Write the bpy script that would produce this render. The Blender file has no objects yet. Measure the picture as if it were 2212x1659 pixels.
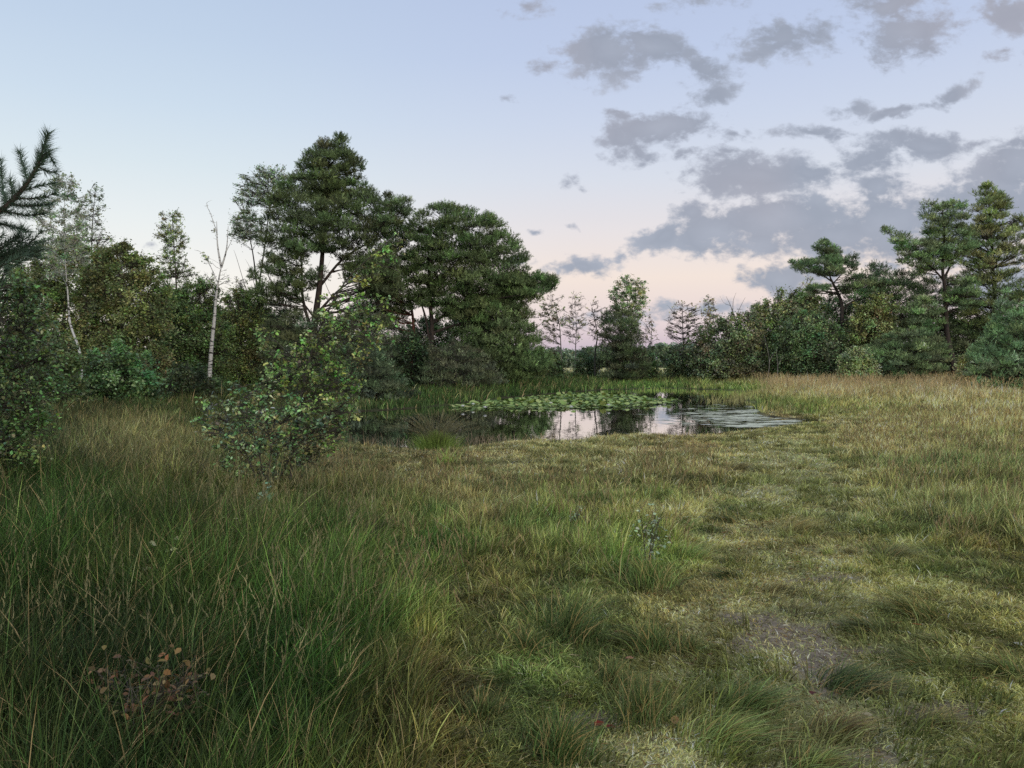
import bpy, math
import numpy as np

# ------------------------------------------------------------------ camera
# the picture is measured on a 2212 x 1659 grid (u right, v down)
F, CX, CY, VH, EYE = 1671.0, 1106.0, 829.5, 780.0, 1.6
PITCH = math.atan((CY - VH) / F)
SP, CP = math.sin(PITCH), math.cos(PITCH)
scene = bpy.context.scene
cam_data = bpy.data.cameras.new("camera")
cam = bpy.data.objects.new("camera", cam_data)
scene.collection.objects.link(cam)
cam.location = (0, 0, EYE)
cam.rotation_euler = (math.pi / 2 - PITCH, 0, 0)
cam_data.sensor_width = 36.0
cam_data.lens = 36.0 * F / 2212.0
cam_data.clip_start = 0.05
cam_data.clip_end = 6000
scene.camera = cam
scene.render.engine = 'CYCLES'
scene.cycles.max_bounces = 5
scene.cycles.diffuse_bounces = 3
scene.cycles.glossy_bounces = 2
scene.cycles.transmission_bounces = 2
scene.cycles.transparent_max_bounces = 4
scene.cycles.use_denoising = False
scene.view_settings.view_transform = 'Standard'
scene.view_settings.look = 'None'
scene.view_settings.gamma = 1
scene.view_settings.exposure = 0.0


def P(u, v, Y):
    """world point seen at (u, v) that lies at world distance Y"""
    u = np.asarray(u, float); v = np.asarray(v, float); Y = np.asarray(Y, float)
    cx = (u - CX) / F; cy = (CY - v) / F
    dy = CP + cy * SP; dz = -SP + cy * CP
    t = Y / dy
    return np.stack(np.broadcast_arrays(cx * t, Y, EYE + dz * t), -1)


def UV(x, y, z=0.0):
    dz = z - EYE
    dep = y * CP - dz * SP
    up = y * SP + dz * CP
    dep = np.maximum(dep, 0.3)
    return CX + F * x / dep, CY - F * up / dep


def at_level(u, v, z):
    cx = (u - CX) / F; cy = (CY - v) / F
    dy = CP + cy * SP; dz = -SP + cy * CP
    t = (z - EYE) / dz
    return np.stack([cx * t, dy * t], -1)


def lin(rgb):
    c = np.asarray(rgb, float) / 255.0
    return np.where(c <= 0.04045, c / 12.92, ((c + 0.055) / 1.055) ** 2.4)


# ------------------------------------------------------------------ world
world = bpy.data.worlds.new("World")
scene.world = world
world.use_nodes = True
wn, wl = world.node_tree.nodes, world.node_tree.links
wn.clear()


def N(tree, kind, **kw):
    n = tree.nodes.new(kind)
    for k, v in kw.items():
        setattr(n, k, v)
    return n


SUN_EL, SUN_AZ = math.radians(14), math.radians(150)   # azimuth from +Y, clockwise: behind the camera, to the right


def alb(rgb, k=.8):
    c = lin(rgb)
    lum = (c @ np.array([.3, .6, .1]))[..., None] if c.ndim > 1 else c @ np.array([.3, .6, .1])
    return (lum * (1 - k) + c * k) * np.array([1.0, 1.02, .86])


def build_sky():
    t = world.node_tree
    L = t.links.new
    out = N(t, 'ShaderNodeOutputWorld')
    bg = N(t, 'ShaderNodeBackground'); bg.inputs[1].default_value = 1.0
    tc = N(t, 'ShaderNodeTexCoord')
    sep = N(t, 'ShaderNodeSeparateXYZ'); L(tc.outputs['Generated'], sep.inputs[0])

    def math_(op, a, b=None, c=None, clamp=False):
        m = N(t, 'ShaderNodeMath', operation=op, use_clamp=clamp)
        for i, q in enumerate((a, b, c)):
            if q is None: continue
            if isinstance(q, (int, float)): m.inputs[i].default_value = q
            else: L(q, m.inputs[i])
        return m.outputs[0]

    def ramp(fac, stops):
        r = N(t, 'ShaderNodeValToRGB')
        e = r.color_ramp.elements
        while len(e) < len(stops): e.new(0.5)
        for el, (p, c) in zip(e, stops):
            el.position = p; el.color = tuple(lin(c)) + (1,)
        L(fac, r.inputs[0])
        return r.outputs[0]
    z = math_('MAXIMUM', sep.outputs[2], 0.0)
    right = ramp(z, [(0, (176, 166, 190)), (.022, (208, 188, 202)), (.05, (230, 210, 211)), (.105, (243, 224, 212)),
                     (.165, (231, 224, 226)), (.226, (214, 220, 233)), (.29, (199, 211, 234)), (.36, (184, 200, 232)),
                     (.43, (176, 193, 228)), (1.0, (168, 180, 206))])
    left = ramp(z, [(0, (236, 222, 212)), (.05, (250, 240, 228)), (.105, (246, 243, 236)), (.165, (232, 238, 239)),
                    (.226, (215, 229, 237)), (.29, (199, 218, 236)), (.36, (186, 207, 232)), (.43, (176, 198, 228)),
                    (1.0, (170, 182, 206))])
    ysafe = math_('MAXIMUM', sep.outputs[1], 0.05)
    X = math_('DIVIDE', sep.outputs[0], ysafe)
    Z = math_('DIVIDE', sep.outputs[2], ysafe)
    fac = N(t, 'ShaderNodeMapRange', interpolation_type='SMOOTHSTEP')
    fac.inputs[1].default_value = -0.45; fac.inputs[2].default_value = 0.12
    L(X, fac.inputs[0])
    mix = N(t, 'ShaderNodeMix', data_type='RGBA')
    L(fac.outputs[0], mix.inputs[0]); L(left, mix.inputs[6]); L(right, mix.inputs[7])
    base = mix.outputs[2]
    # clouds, laid on the sphere of directions
    comb = N(t, 'ShaderNodeCombineXYZ'); L(X, comb.inputs[0]); L(Z, comb.inputs[1])

    def noise(scale, detail, rough, vec, dist=0.0):
        n = N(t, 'ShaderNodeTexNoise'); n.inputs['Scale'].default_value = scale
        n.inputs['Detail'].default_value = detail; n.inputs['Roughness'].default_value = rough
        n.inputs['Distortion'].default_value = dist
        L(vec, n.inputs['Vector']); return n
    warp = noise(14, 3, .6, comb.outputs[0])
    sub = N(t, 'ShaderNodeVectorMath', operation='SUBTRACT'); sub.inputs[1].default_value = (.5, .5, .5)
    L(warp.outputs['Color'], sub.inputs[0])
    scl = N(t, 'ShaderNodeVectorMath', operation='MULTIPLY'); scl.inputs[1].default_value = (.05, .035, 0)
    L(sub.outputs[0], scl.inputs[0])
    add = N(t, 'ShaderNodeVectorMath', operation='ADD'); L(comb.outputs[0], add.inputs[0]); L(scl.outputs[0], add.inputs[1])
    blobs = [  # u, v, ru, rv, tilt, weight
        (1325, 112, 115, 62, -8, 1), (1410, 95, 85, 42, 20, 1), (1290, 140, 70, 50, 0, .8), (1185, 146, 55, 16, 0, .62),
        (1525, 150, 75, 38, 10, .72), (1548, 205, 50, 24, -20, .75), (1700, 88, 120, 48, -8, .85), (1650, 115, 80, 22, -6, .7),
        (1960, 75, 110, 58, -10, .92), (1925, 12, 100, 32, 0, .75), (2185, 28, 75, 50, 0, .9), (2185, 115, 60, 14, -10, .6),
        (2055, 200, 62, 22, -32, .85), (1935, 243, 90, 16, -14, .78), (1850, 235, 60, 24, -10, .65),
        (1430, 270, 120, 38, -4, 1.02), (1345, 300, 50, 52, 0, .9), (1385, 335, 60, 22, -20, .5), (1340, 250, 40, 20, 0, .7),
        (1750, 288, 105, 17, 2, .8), (1592, 288, 60, 18, 0, .62), (1468, 330, 60, 16, 0, .6), (1570, 325, 40, 12, 0, .5),
        (1640, 382, 150, 48, 2, 1.1), (1725, 378, 90, 30, 0, .9), (1560, 400, 60, 36, 0, .8), (1560, 345, 40, 20, 0, .5),
        (2005, 318, 105, 34, 8, .98), (1870, 345, 90, 48, -10, .8), (2120, 318, 80, 16, -6, .7), (1850, 320, 50, 20, 0, .6),
        (2130, 455, 200, 95, -14, 1.1), (1925, 485, 150, 80, 0, 1.05), (2200, 365, 120, 60, -20, 1.0), (2060, 540, 230, 60, 0, .72),
        (1900, 410, 55, 40, 0, .9), (1700, 472, 190, 50, 0, 1.1), (1540, 505, 120, 52, -6, 1.02), (1425, 520, 80, 34, -10, .95),
        (1495, 462, 50, 34, 0, .85), (1800, 505, 160, 52, 0, 1.05), (1620, 520, 120, 34, 0, .85), (2180, 620, 160, 60, 0, .8),
        (1685, 603, 95, 38, 0, 1.0), (1750, 580, 80, 34, 0, .9), (1255, 575, 78, 26, -2, .82), (1290, 590, 40, 16, 0, .7),
        (1228, 396, 34, 18, -20, .62), (1238, 489, 24, 9, 10, .68), (1265, 400, 20, 8, 0, .45), (1345, 545, 24, 14, -40, .5),
        (1430, 672, 90, 24, -6, .62), (1540, 668, 80, 22, 0, .58), (1330, 690, 120, 22, 0, .5), (1120, 565, 40, 16, 0, .5),
        (1150, 20, 60, 22, 0, .5), (1500, 8, 90, 20, 0, .62), (1150, 495, 20, 7, 0, .5), (1100, 218, 30, 9, 0, .42),
        (340, 535, 50, 12, 0, .36), (2450, 300, 200, 70, -10, 1), (2600, 520, 260, 80, 0, 1), (2400, 130, 150, 50, 0, .8),
    ]
    total = None
    for (u, v, ru, rv, tilt, wgt) in blobs:
        p = P(u, v, 1.0)
        p[2] -= EYE
        mp = N(t, 'ShaderNodeMapping', vector_type='TEXTURE')
        mp.inputs['Location'].default_value = (p[0], p[2], 0)
        mp.inputs['Rotation'].default_value = (0, 0, math.radians(-tilt))
        mp.inputs['Scale'].default_value = (1.46 * ru / F, 1.42 * rv / F, 1)
        L(add.outputs[0], mp.inputs['Vector'])
        g = N(t, 'ShaderNodeTexGradient', gradient_type='QUADRATIC_SPHERE' if False else 'SPHERICAL')
        L(mp.outputs[0], g.inputs[0])
        val = math_('MULTIPLY', g.outputs['Fac'], float(wgt))
        total = val if total is None else math_('MAXIMUM', total, val)
    stretch = N(t, 'ShaderNodeMapping'); stretch.inputs['Scale'].default_value = (1, 1.5, 1)
    L(comb.outputs[0], stretch.inputs['Vector'])
    n1 = noise(24, 8, .58, stretch.outputs[0], .3)
    n2 = noise(7, 5, .55, stretch.outputs[0])
    nn = math_('SUBTRACT', n1.outputs['Fac'], .5)
    n3 = noise(70, 6, .62, stretch.outputs[0], .2)
    dens = math_('ADD', math_('ADD', total, math_('MULTIPLY', nn, 1.5)), math_('MULTIPLY', math_('SUBTRACT', n3.outputs['Fac'], .5), .85))
    has = math_('MULTIPLY', total, 9.0, clamp=True)
    al = N(t, 'ShaderNodeMapRange', interpolation_type='SMOOTHSTEP')
    al.inputs[1].default_value = .13; al.inputs[2].default_value = .66
    L(dens, al.inputs[0])
    alpha = math_('MULTIPLY', al.outputs[0], has)
    alpha = math_('MULTIPLY', alpha, .96)
    shade = math_('ADD', math_('MULTIPLY', total, .45), math_('MULTIPLY', n2.outputs['Fac'], .8))
    ccol = ramp(shade, [(.2, (192, 198, 212)), (.45, (164, 172, 190)), (.7, (150, 159, 178)), (.95, (162, 171, 190))])
    warmc = N(t, 'ShaderNodeMix', data_type='RGBA'); warmc.inputs[7].default_value = tuple(lin((172, 168, 180))) + (1,)
    wf = noise(3.5, 2, .5, comb.outputs[0])
    wfr = N(t, 'ShaderNodeMapRange'); wfr.inputs[1].default_value = .45; wfr.inputs[2].default_value = .65; wfr.inputs[4].default_value = .45
    L(wf.outputs['Fac'], wfr.inputs[0]); L(wfr.outputs[0], warmc.inputs[0]); L(ccol, warmc.inputs[6])
    cm = N(t, 'ShaderNodeMix', data_type='RGBA')
    L(alpha, cm.inputs[0]); L(base, cm.inputs[6]); L(warmc.outputs[2], cm.inputs[7])
    # a little of the physical twilight sky on top
    sky = N(t, 'ShaderNodeTexSky', sky_type='NISHITA'); sky.sun_disc = False
    sky.sun_elevation = SUN_EL; sky.sun_rotation = SUN_AZ
    bg2 = N(t, 'ShaderNodeBackground'); bg2.inputs[1].default_value = .005
    L(sky.outputs[0], bg2.inputs[0])
    hs = N(t, 'ShaderNodeHueSaturation'); hs.inputs['Saturation'].default_value = .86; hs.inputs['Value'].default_value = .985
    L(cm.outputs[2], hs.inputs['Color']); L(hs.outputs[0], bg.inputs[0])
    ad = N(t, 'ShaderNodeAddShader'); L(bg.outputs[0], ad.inputs[0]); L(bg2.outputs[0], ad.inputs[1])
    L(ad.outputs[0], out.inputs['Surface'])


build_sky()
world.cycles.sampling_method = 'MANUAL'
world.cycles.sample_map_resolution = 512

sun_data = bpy.data.lights.new("sun", 'SUN')
sun_data.energy = 1.1
sun_data.angle = math.radians(40)
sun_data.color = (1.0, .9, .76)
sun = bpy.data.objects.new("sun", sun_data)
scene.collection.objects.link(sun)
sun.rotation_euler = (math.pi / 2 - SUN_EL, 0, math.pi - SUN_AZ)
sun.location = (20, -30, 30)

# ------------------------------------------------------------------ materials


def new_mat(name):
    m = bpy.data.materials.new(name); m.use_nodes = True
    t = m.node_tree; t.nodes.clear()
    return m, t


def leaf_mat(name, trans=.22, rough=.6, spec=.3):
    m, t = new_mat(name); L = t.links.new
    out = N(t, 'ShaderNodeOutputMaterial'); b = N(t, 'ShaderNodeBsdfPrincipled')
    a = N(t, 'ShaderNodeAttribute', attribute_name='Col')
    b.inputs['Roughness'].default_value = rough; b.inputs['Specular IOR Level'].default_value = spec
    L(a.outputs['Color'], b.inputs['Base Color'])
    if trans > 0:
        tr = N(t, 'ShaderNodeBsdfTranslucent'); L(a.outputs['Color'], tr.inputs[0])
        mx = N(t, 'ShaderNodeMixShader'); mx.inputs[0].default_value = trans
        L(b.outputs[0], mx.inputs[1]); L(tr.outputs[0], mx.inputs[2]); L(mx.outputs[0], out.inputs[0])
    else:
        L(b.outputs[0], out.inputs[0])
    return m


def bark_mat(name, c1, c2, scale, stretch, lo=.4, hi=.6, bump=.4):
    m, t = new_mat(name); L = t.links.new
    out = N(t, 'ShaderNodeOutputMaterial'); b = N(t, 'ShaderNodeBsdfPrincipled')
    tc = N(t, 'ShaderNodeTexCoord'); mp = N(t, 'ShaderNodeMapping'); mp.inputs['Scale'].default_value = stretch
    L(tc.outputs['Object'], mp.inputs[0])
    n = N(t, 'ShaderNodeTexNoise'); n.inputs['Scale'].default_value = scale; n.inputs['Detail'].default_value = 5
    L(mp.outputs[0], n.inputs['Vector'])
    r = N(t, 'ShaderNodeValToRGB'); r.color_ramp.elements[0].position = lo; r.color_ramp.elements[1].position = hi
    r.color_ramp.elements[0].color = tuple(c1) + (1,); r.color_ramp.elements[1].color = tuple(c2) + (1,)
    L(n.outputs['Fac'], r.inputs[0]); L(r.outputs[0], b.inputs['Base Color'])
    bp = N(t, 'ShaderNodeBump'); bp.inputs['Strength'].default_value = bump; bp.inputs['Distance'].default_value = .02
    L(n.outputs['Fac'], bp.inputs['Height']); L(bp.outputs[0], b.inputs['Normal'])
    b.inputs['Roughness'].default_value = .85
    L(b.outputs[0], out.inputs[0])
    return m


M_LEAF = leaf_mat('leaf')
M_GLOSS = leaf_mat('glossy_leaf', .2, .42, .3)
M_NEEDLE = leaf_mat('needle', .1, .65, .25)
M_GRASS = leaf_mat('grass_blade', .25, .6, .25)
B_BIRCH = bark_mat('birch_bark', (.05, .045, .04), (.62, .6, .55), 2.2, (1.2, 1.2, 5), .40, .47)
B_PINE = bark_mat('pine_bark', (.022, .018, .015), (.075, .05, .038), 9, (1, 1, .4), .35, .7, .8)
B_GREY = bark_mat('grey_bark', (.05, .042, .033), (.13, .115, .09), 9, (1, 1, .4), .35, .7)
B_PALE = bark_mat('pale_bark', (.16, .14, .12), (.34, .31, .27), 6, (1, 1, .6), .35, .65)

# ------------------------------------------------------------------ mesh helpers


class Soup:
    def __init__(self): self.V, self.T, self.C, self.n = [], [], [], 0

    def add(self, V, T, C=None):
        V = np.asarray(V, float).reshape(-1, 3); T = np.asarray(T, int).reshape(-1, 3)
        self.V.append(V); self.T.append(T + self.n); self.n += len(V)
        if C is not None:
            C = np.asarray(C, float)
            if C.ndim == 1: C = np.tile(C, (len(V), 1))
            self.C.append(C)

    def obj(self, name, mat, parent=None, loc=None, smooth=False):
        V = np.concatenate(self.V); T = np.concatenate(self.T)
        C = np.concatenate(self.C) if self.C else None
        return mk(name, V, T, mat, parent, loc, C, smooth)


def mk(name, V, T, mat, parent=None, loc=None, C=None, smooth=False):
    origin = np.array(parent.location) if parent is not None else (np.zeros(3) if loc is None else np.asarray(loc, float))
    me = bpy.data.meshes.new(name)
    V = (V - origin).astype(np.float32); T = T.astype(np.int32)
    me.vertices.add(len(V)); me.vertices.foreach_set('co', V.ravel())
    me.loops.add(T.size); me.loops.foreach_set('vertex_index', T.ravel())
    me.polygons.add(len(T))
    me.polygons.foreach_set('loop_start', np.arange(0, T.size, 3, dtype=np.int32))
    me.polygons.foreach_set('use_smooth', np.full(len(T), smooth))
    if C is not None:
        a = me.color_attributes.new('Col', 'FLOAT_COLOR', 'POINT')
        c4 = np.ones((len(V), 4), np.float32); c4[:, :3] = np.clip(C, 0, 1)
        a.data.foreach_set('color', c4.ravel())
    me.update(calc_edges=True)
    me.materials.append(mat)
    o = bpy.data.objects.new(name, me); scene.collection.objects.link(o)
    if parent is not None: o.parent = parent
    elif loc is not None: o.location = tuple(loc)
    return o


def tag(o, label=None, cat=None, group=None, kind=None):
    if label: o['label'] = label
    if cat: o['category'] = cat
    if group: o['group'] = group
    if kind: o['kind'] = kind
    return o


def empty(name, loc):
    o = bpy.data.objects.new(name, None); scene.collection.objects.link(o)
    o.location = tuple(float(q) for q in loc); o.empty_display_size = .2
    return o


def norm(a):
    return a / np.maximum(np.linalg.norm(a, axis=-1, keepdims=True), 1e-9)


def rand_dir(rng, n):
    return norm(rng.normal(size=(n, 3)))


def tube(pts, rad, n=6):
    pts = np.asarray(pts, float); rad = np.asarray(rad, float); k = len(pts)
    tan = norm(np.gradient(pts, axis=0))
    ref = np.array([.31, .95, .02]) if abs(tan[:, 2]).mean() > .6 else np.array([.05, .1, 1.0])
    s = norm(np.cross(tan, ref)); q = np.cross(tan, s)
    a = np.linspace(0, 2 * np.pi, n, endpoint=False)
    V = pts[:, None] + rad[:, None, None] * (np.cos(a)[None, :, None] * s[:, None] + np.sin(a)[None, :, None] * q[:, None])
    i = np.arange(k - 1)[:, None] * n; j = np.arange(n)[None]; j2 = (j + 1) % n
    T = np.concatenate([np.stack([i + j, i + j2, i + n + j2], -1).reshape(-1, 3),
                        np.stack([i + j, i + n + j2, i + n + j], -1).reshape(-1, 3)])
    return V.reshape(-1, 3), T


def sticks(A, B, w0, w1):
    """many thin three sided twigs from A to B"""
    n = len(A); d = norm(B - A)
    ref = np.where(abs(d[:, 2:3]) > .8, np.array([[1., 0, 0]]), np.array([[0, 0, 1.]]))
    s = norm(np.cross(d, ref)); q = np.cross(d, s)
    w0 = np.broadcast_to(w0, (n,))[:, None]; w1 = np.broadcast_to(w1, (n,))[:, None]
    V = []
    for P0, w in ((A, w0), (B, w1)):
        for a in (0, 2.094, 4.189):
            V.append(P0 + w * (math.cos(a) * s + math.sin(a) * q))
    V = np.stack(V, 1)
    tri = np.array([[0, 1, 4], [0, 4, 3], [1, 2, 5], [1, 5, 4], [2, 0, 3], [2, 3, 5]])
    T = (np.arange(n)[:, None, None] * 6 + tri[None]).reshape(-1, 3)
    return V.reshape(-1, 3), T


def leaves(rng, C, size, col, var=.18, droop=0.0, detailed=False, up=.5):
    n = len(C)
    d = rand_dir(rng, n); d[:, 2] = d[:, 2] * .6 - droop; d = norm(d)
    nn = rand_dir(rng, n); nn[:, 2] = abs(nn[:, 2]) + up
    s = norm(np.cross(d, nn)); nn = np.cross(s, d)
    L = (size * rng.uniform(.65, 1.3, n))[:, None]
    if detailed:
        prof = [(0, 0, 0), (.3, .28, .05), (-.3, .28, .05), (.28, .62, .07), (-.28, .62, .07), (0, 1, -.06), (0, .3, -.02), (0, .62, -.02)]
        tri = [[0, 1, 6], [0, 6, 2], [1, 3, 7], [1, 7, 6], [2, 6, 7], [2, 7, 4], [3, 5, 7], [4, 7, 5]]
    else:
        prof = [(0, 0, 0), (.34, .5, .08), (-.34, .5, .08), (0, 1, 0)]
        tri = [[0, 1, 2], [1, 3, 2]]
    V = np.stack([C + L * (a * s + b * d + c * nn) for a, b, c in prof], 1)
    tri = np.array(tri); k = len(prof)
    T = (np.arange(n)[:, None, None] * k + tri[None]).reshape(-1, 3)
    c = np.asarray(col, float)
    if c.ndim == 1: c = np.tile(c, (n, 1))
    c = c * np.exp(rng.normal(0, var, (n, 1))) * np.exp(rng.normal(0, var * .35, (n, 3)))
    return V.reshape(-1, 3), T, np.repeat(c, k, 0)


def tufts(rng, S, A, K, L, nl, w, col, var=.15, spread=.75):
    """pine shoots: K needles along each shoot S with axis A"""
    n = len(S)
    t = rng.uniform(0, 1, (n, K, 1))
    base = S[:, None] + A[:, None] * t * L
    r = rand_dir(rng, n * K).reshape(n, K, 3)
    r = norm(r - (r * A[:, None]).sum(-1, keepdims=True) * A[:, None])
    d = norm(A[:, None] * rng.uniform(.35, 1.0, (n, K, 1)) + r * spread)
    s = norm(np.cross(d, rand_dir(rng, n * K).reshape(n, K, 3))) * w
    tip = base + d * nl * rng.uniform(.7, 1.2, (n, K, 1))
    V = np.stack([base - s, base + s, tip], 2).reshape(-1, 3)
    T = np.arange(n * K * 3).reshape(-1, 3)
    c = np.asarray(col, float)
    if c.ndim == 1: c = np.tile(c, (n, 1))
    c = c * np.exp(rng.normal(0, var, (n, 1)))
    c = np.repeat(c, K, 0) * np.exp(rng.normal(0, .12, (n * K, 1)))
    return V, T, np.repeat(c, 3, 0)


def in_poly(pu, pv, poly):
    inside = np.zeros(len(pu), bool)
    n = len(poly)
    for i in range(n):
        (x1, y1), (x2, y2) = poly[i], poly[(i + 1) % n]
        c = ((y1 > pv) != (y2 > pv)) & (pu < (x2 - x1) * (pv - y1) / (y2 - y1 + 1e-12) + x1)
        inside ^= c
    return inside


def edge_dist(pu, pv, poly):
    d = np.full(len(pu), 1e9)
    n = len(poly)
    for i in range(n):
        a = np.array(poly[i], float); b = np.array(poly[(i + 1) % n], float)
        ab = b - a
        t = np.clip(((pu - a[0]) * ab[0] + (pv - a[1]) * ab[1]) / (ab @ ab + 1e-12), 0, 1)
        d = np.minimum(d, np.hypot(pu - a[0] - t * ab[0], pv - a[1] - t * ab[1]))
    return d


def row_extent(v, poly):
    lo, hi = 1e9, -1e9; n = len(poly)
    for i in range(n):
        (x1, y1), (x2, y2) = poly[i], poly[(i + 1) % n]
        if (y1 > v) != (y2 > v):
            x = x1 + (v - y1) * (x2 - x1) / (y2 - y1); lo = min(lo, x); hi = max(hi, x)
    return (lo, hi) if hi > lo else (None, None)


def vnoise(x, y, seed=0):
    xi = np.floor(x).astype(np.int64); yi = np.floor(y).astype(np.int64)
    fx = x - xi; fy = y - yi
    fx = fx * fx * (3 - 2 * fx); fy = fy * fy * (3 - 2 * fy)

    def h(a, b):
        q = (a * 374761393 + b * 668265263 + seed * 974711) & 0xffffffff
        q = ((q ^ (q >> 13)) * 1274126177) & 0xffffffff
        return ((q ^ (q >> 16)) & 0xffff) / 65535.0
    return (h(xi, yi) * (1 - fx) + h(xi + 1, yi) * fx) * (1 - fy) + (h(xi, yi + 1) * (1 - fx) + h(xi + 1, yi + 1) * fx) * fy


def fbm(x, y, sc, octv=4, seed=0):
    s = 0; a = .5; tot = 0
    for i in range(octv):
        s = s + a * vnoise(x * sc + 17.3 * i, y * sc - 9.1 * i, seed + i); tot += a; a *= .5; sc *= 2.03
    return s / tot


# ------------------------------------------------------------------ ground, pond
WATER_Z = -0.12
POND_UV = [(560, 912), (640, 940), (720, 958), (800, 970), (900, 976), (1000, 970), (1080, 960), (1150, 952), (1240, 955), (1320, 946),
           (1400, 943), (1480, 945), (1560, 938), (1640, 929), (1740, 917), (1790, 911), (1690, 903), (1650, 897), (1632, 884), (1640, 872), (1610, 864),
           (1640, 856), (1650, 848), (1560, 842), (1450, 839), (1300, 842), (1180, 852), (1080, 861), (985, 873), (900, 882), (800, 888), (700, 893), (600, 898)]
POND = [tuple(at_level(np.array(float(u)), np.array(float(v)), WATER_Z)) for u, v in POND_UV]


def pond_sd(x, y):
    sh = np.shape(x); x = np.ravel(x); y = np.ravel(y)
    out = np.full(len(x), 30.0)
    m = (x > -25) & (x < 35) & (y > 8) & (y < 70)
    if m.any():
        d = edge_dist(x[m], y[m], POND)
        d = np.where(in_poly(x[m], y[m], POND), -d, d)
        out[m] = d
    return out.reshape(sh)


def ground_z(x, y):
    x = np.asarray(x, float); y = np.asarray(y, float)
    sd = pond_sd(x, y) + (fbm(x, y, 1.3, 2, 5) - .5) * .5
    far = np.clip((np.hypot(x, y) - 60) / 60, 0, 1)
    h = (fbm(x, y, .35, 3, 11) - .5) * .12 + (fbm(x, y, 2.6, 2, 12) - .5) * .05
    h = h * (1 - far)
    shore = np.clip(sd / 3.5, 0, 1)
    land = WATER_Z + .03 + (h - WATER_Z - .03) * shore
    wet = WATER_Z + np.maximum(sd * .35, -.8)
    return np.where(sd > 0, land, wet + .03 * np.clip(1 + sd / .3, 0, 1))


# look of the meadow: u, v, mean colour, blade height, cover of long blades, patchiness
ZP = [
    (60, 1000, (48, 56, 34), .55, 1), (300, 960, (92, 88, 60), .5, 1), (560, 1000, (82, 84, 54), .35, 1), (300, 885, (40, 50, 26), .5, 1), (480, 895, (44, 54, 28), .45, 1), (130, 915, (48, 54, 32), .5, 1), (640, 960, (84, 80, 54), .2, 1), (100, 1250, (40, 60, 26), .6, 1),
    (400, 1300, (52, 66, 32), .6, 1), (700, 1300, (56, 74, 34), .5, 1), (200, 1550, (34, 48, 25), .55, 1), (600, 1550, (42, 66, 27), .5, 1),
    (950, 1250, (64, 80, 40), .27, 1), (800, 1450, (52, 70, 33), .38, 1), (820, 1600, (66, 66, 36), .3, .9), (800, 1100, (80, 82, 50), .38, 1),
    (1000, 1030, (108, 100, 68), .2, 1), (1200, 1000, (122, 112, 78), .13, 1), (1350, 960, (128, 116, 82), .12, 1), (950, 970, (112, 100, 78), .14, 1),
    (1200, 1150, (84, 92, 52), .24, .9), (1100, 1350, (88, 84, 48), .16, .7), (960, 1520, (84, 74, 42), .13, .6), (1150, 1450, (84, 94, 52), .1, .4),
    (1400, 1170, (86, 98, 50), .24, .9), (1500, 1050, (98, 99, 64), .18, .8), (1650, 1000, (146, 138, 94), .08, .45), (1700, 1100, (142, 140, 92), .07, .35),
    (1700, 1250, (146, 140, 88), .06, .3), (1850, 1300, (138, 134, 84), .07, .35), (1600, 1340, (134, 128, 80), .07, .35), (1780, 1500, (128, 124, 78), .06, .3), (1560, 1130, (112, 116, 74), .1, .5), (1850, 1080, (122, 122, 80), .12, .6),
    (1700, 1385, (122, 112, 92), .04, .1), (1480, 1450, (114, 110, 66), .09, .45), (1600, 1600, (116, 122, 68), .1, .5),
    (1900, 1200, (112, 118, 70), .09, .6), (2000, 1050, (97, 105, 66), .28, .95), (2150, 1120, (92, 102, 62), .34, 1), (2170, 1330, (104, 104, 60), .1, .7),
    (2000, 1520, (104, 108, 64), .07, .45), (1800, 1650, (118, 118, 78), .06, .3), (1250, 1600, (82, 84, 42), .07, .7), (1900, 945, (128, 122, 82), .16, 1),
    (1750, 905, (116, 120, 68), .1, .8), (2120, 880, (126, 122, 82), .35, 1), (1720, 830, (146, 130, 96), .75, 1), (2000, 825, (142, 128, 95), .75, 1),
    (2180, 830, (134, 124, 88), .7, 1), (1660, 872, (82, 94, 50), .4, 1), (1900, 882, (114, 114, 70), .2, .9), (1800, 850, (142, 130, 94), .6, 1), (2050, 852, (142, 130, 94), .6, 1), (1700, 850, (130, 124, 84), .6, 1), (1700, 899, (112, 104, 76), .05, .5), (1780, 904, (116, 110, 78), .06, .6), (1760, 882, (86, 98, 50), .35, 1), (1650, 820, (110, 104, 68), .65, 1),
    (1300, 818, (54, 64, 37), .7, 1), (1100, 838, (44, 60, 29), .7, 1), (1200, 828, (46, 60, 30), .65, 1), (900, 865, (42, 58, 28), .5, 1), (1500, 820, (58, 70, 38), .7, 1),
    (1400, 838, (70, 88, 44), .3, 1), (1600, 842, (84, 104, 50), .35, 1), (420, 880, (50, 54, 28), .5, 1), (200, 905, (50, 52, 32), .55, 1),
    (760, 985, (92, 84, 60), .1, 1), (860, 1000, (104, 96, 68), .1, 1), (960, 985, (110, 100, 74), .08, 1), (1080, 975, (124, 112, 82), .09, 1),
    (1200, 965, (122, 112, 78), .09, 1), (1450, 955, (124, 114, 80), .08, .9), (1600, 945, (122, 116, 78), .07, .8),
    (1225, 800, (150, 138, 108), .4, 1), (1430, 800, (150, 138, 108), .4, 1), (600, 830, (36, 44, 24), .4, 1), (100, 850, (36, 44, 24), .4, 1),
    (1900, 803, (120, 110, 80), .6, 1), (2100, 803, (120, 110, 80), .6, 1), (-300, 1000, (50, 56, 34), .55, 1), (-300, 1500, (40, 48, 28), .55, 1), (2500, 1000, (96, 104, 64), .3, 1),
    (2500, 1400, (98, 98, 58), .07, .7), (1106, 3500, (90, 92, 55), .12, .5),
]
_zu = np.array([z[0] for z in ZP], float); _zd = np.log(2674.0 / (np.array([z[1] for z in ZP], float) - VH)) * 420
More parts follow.
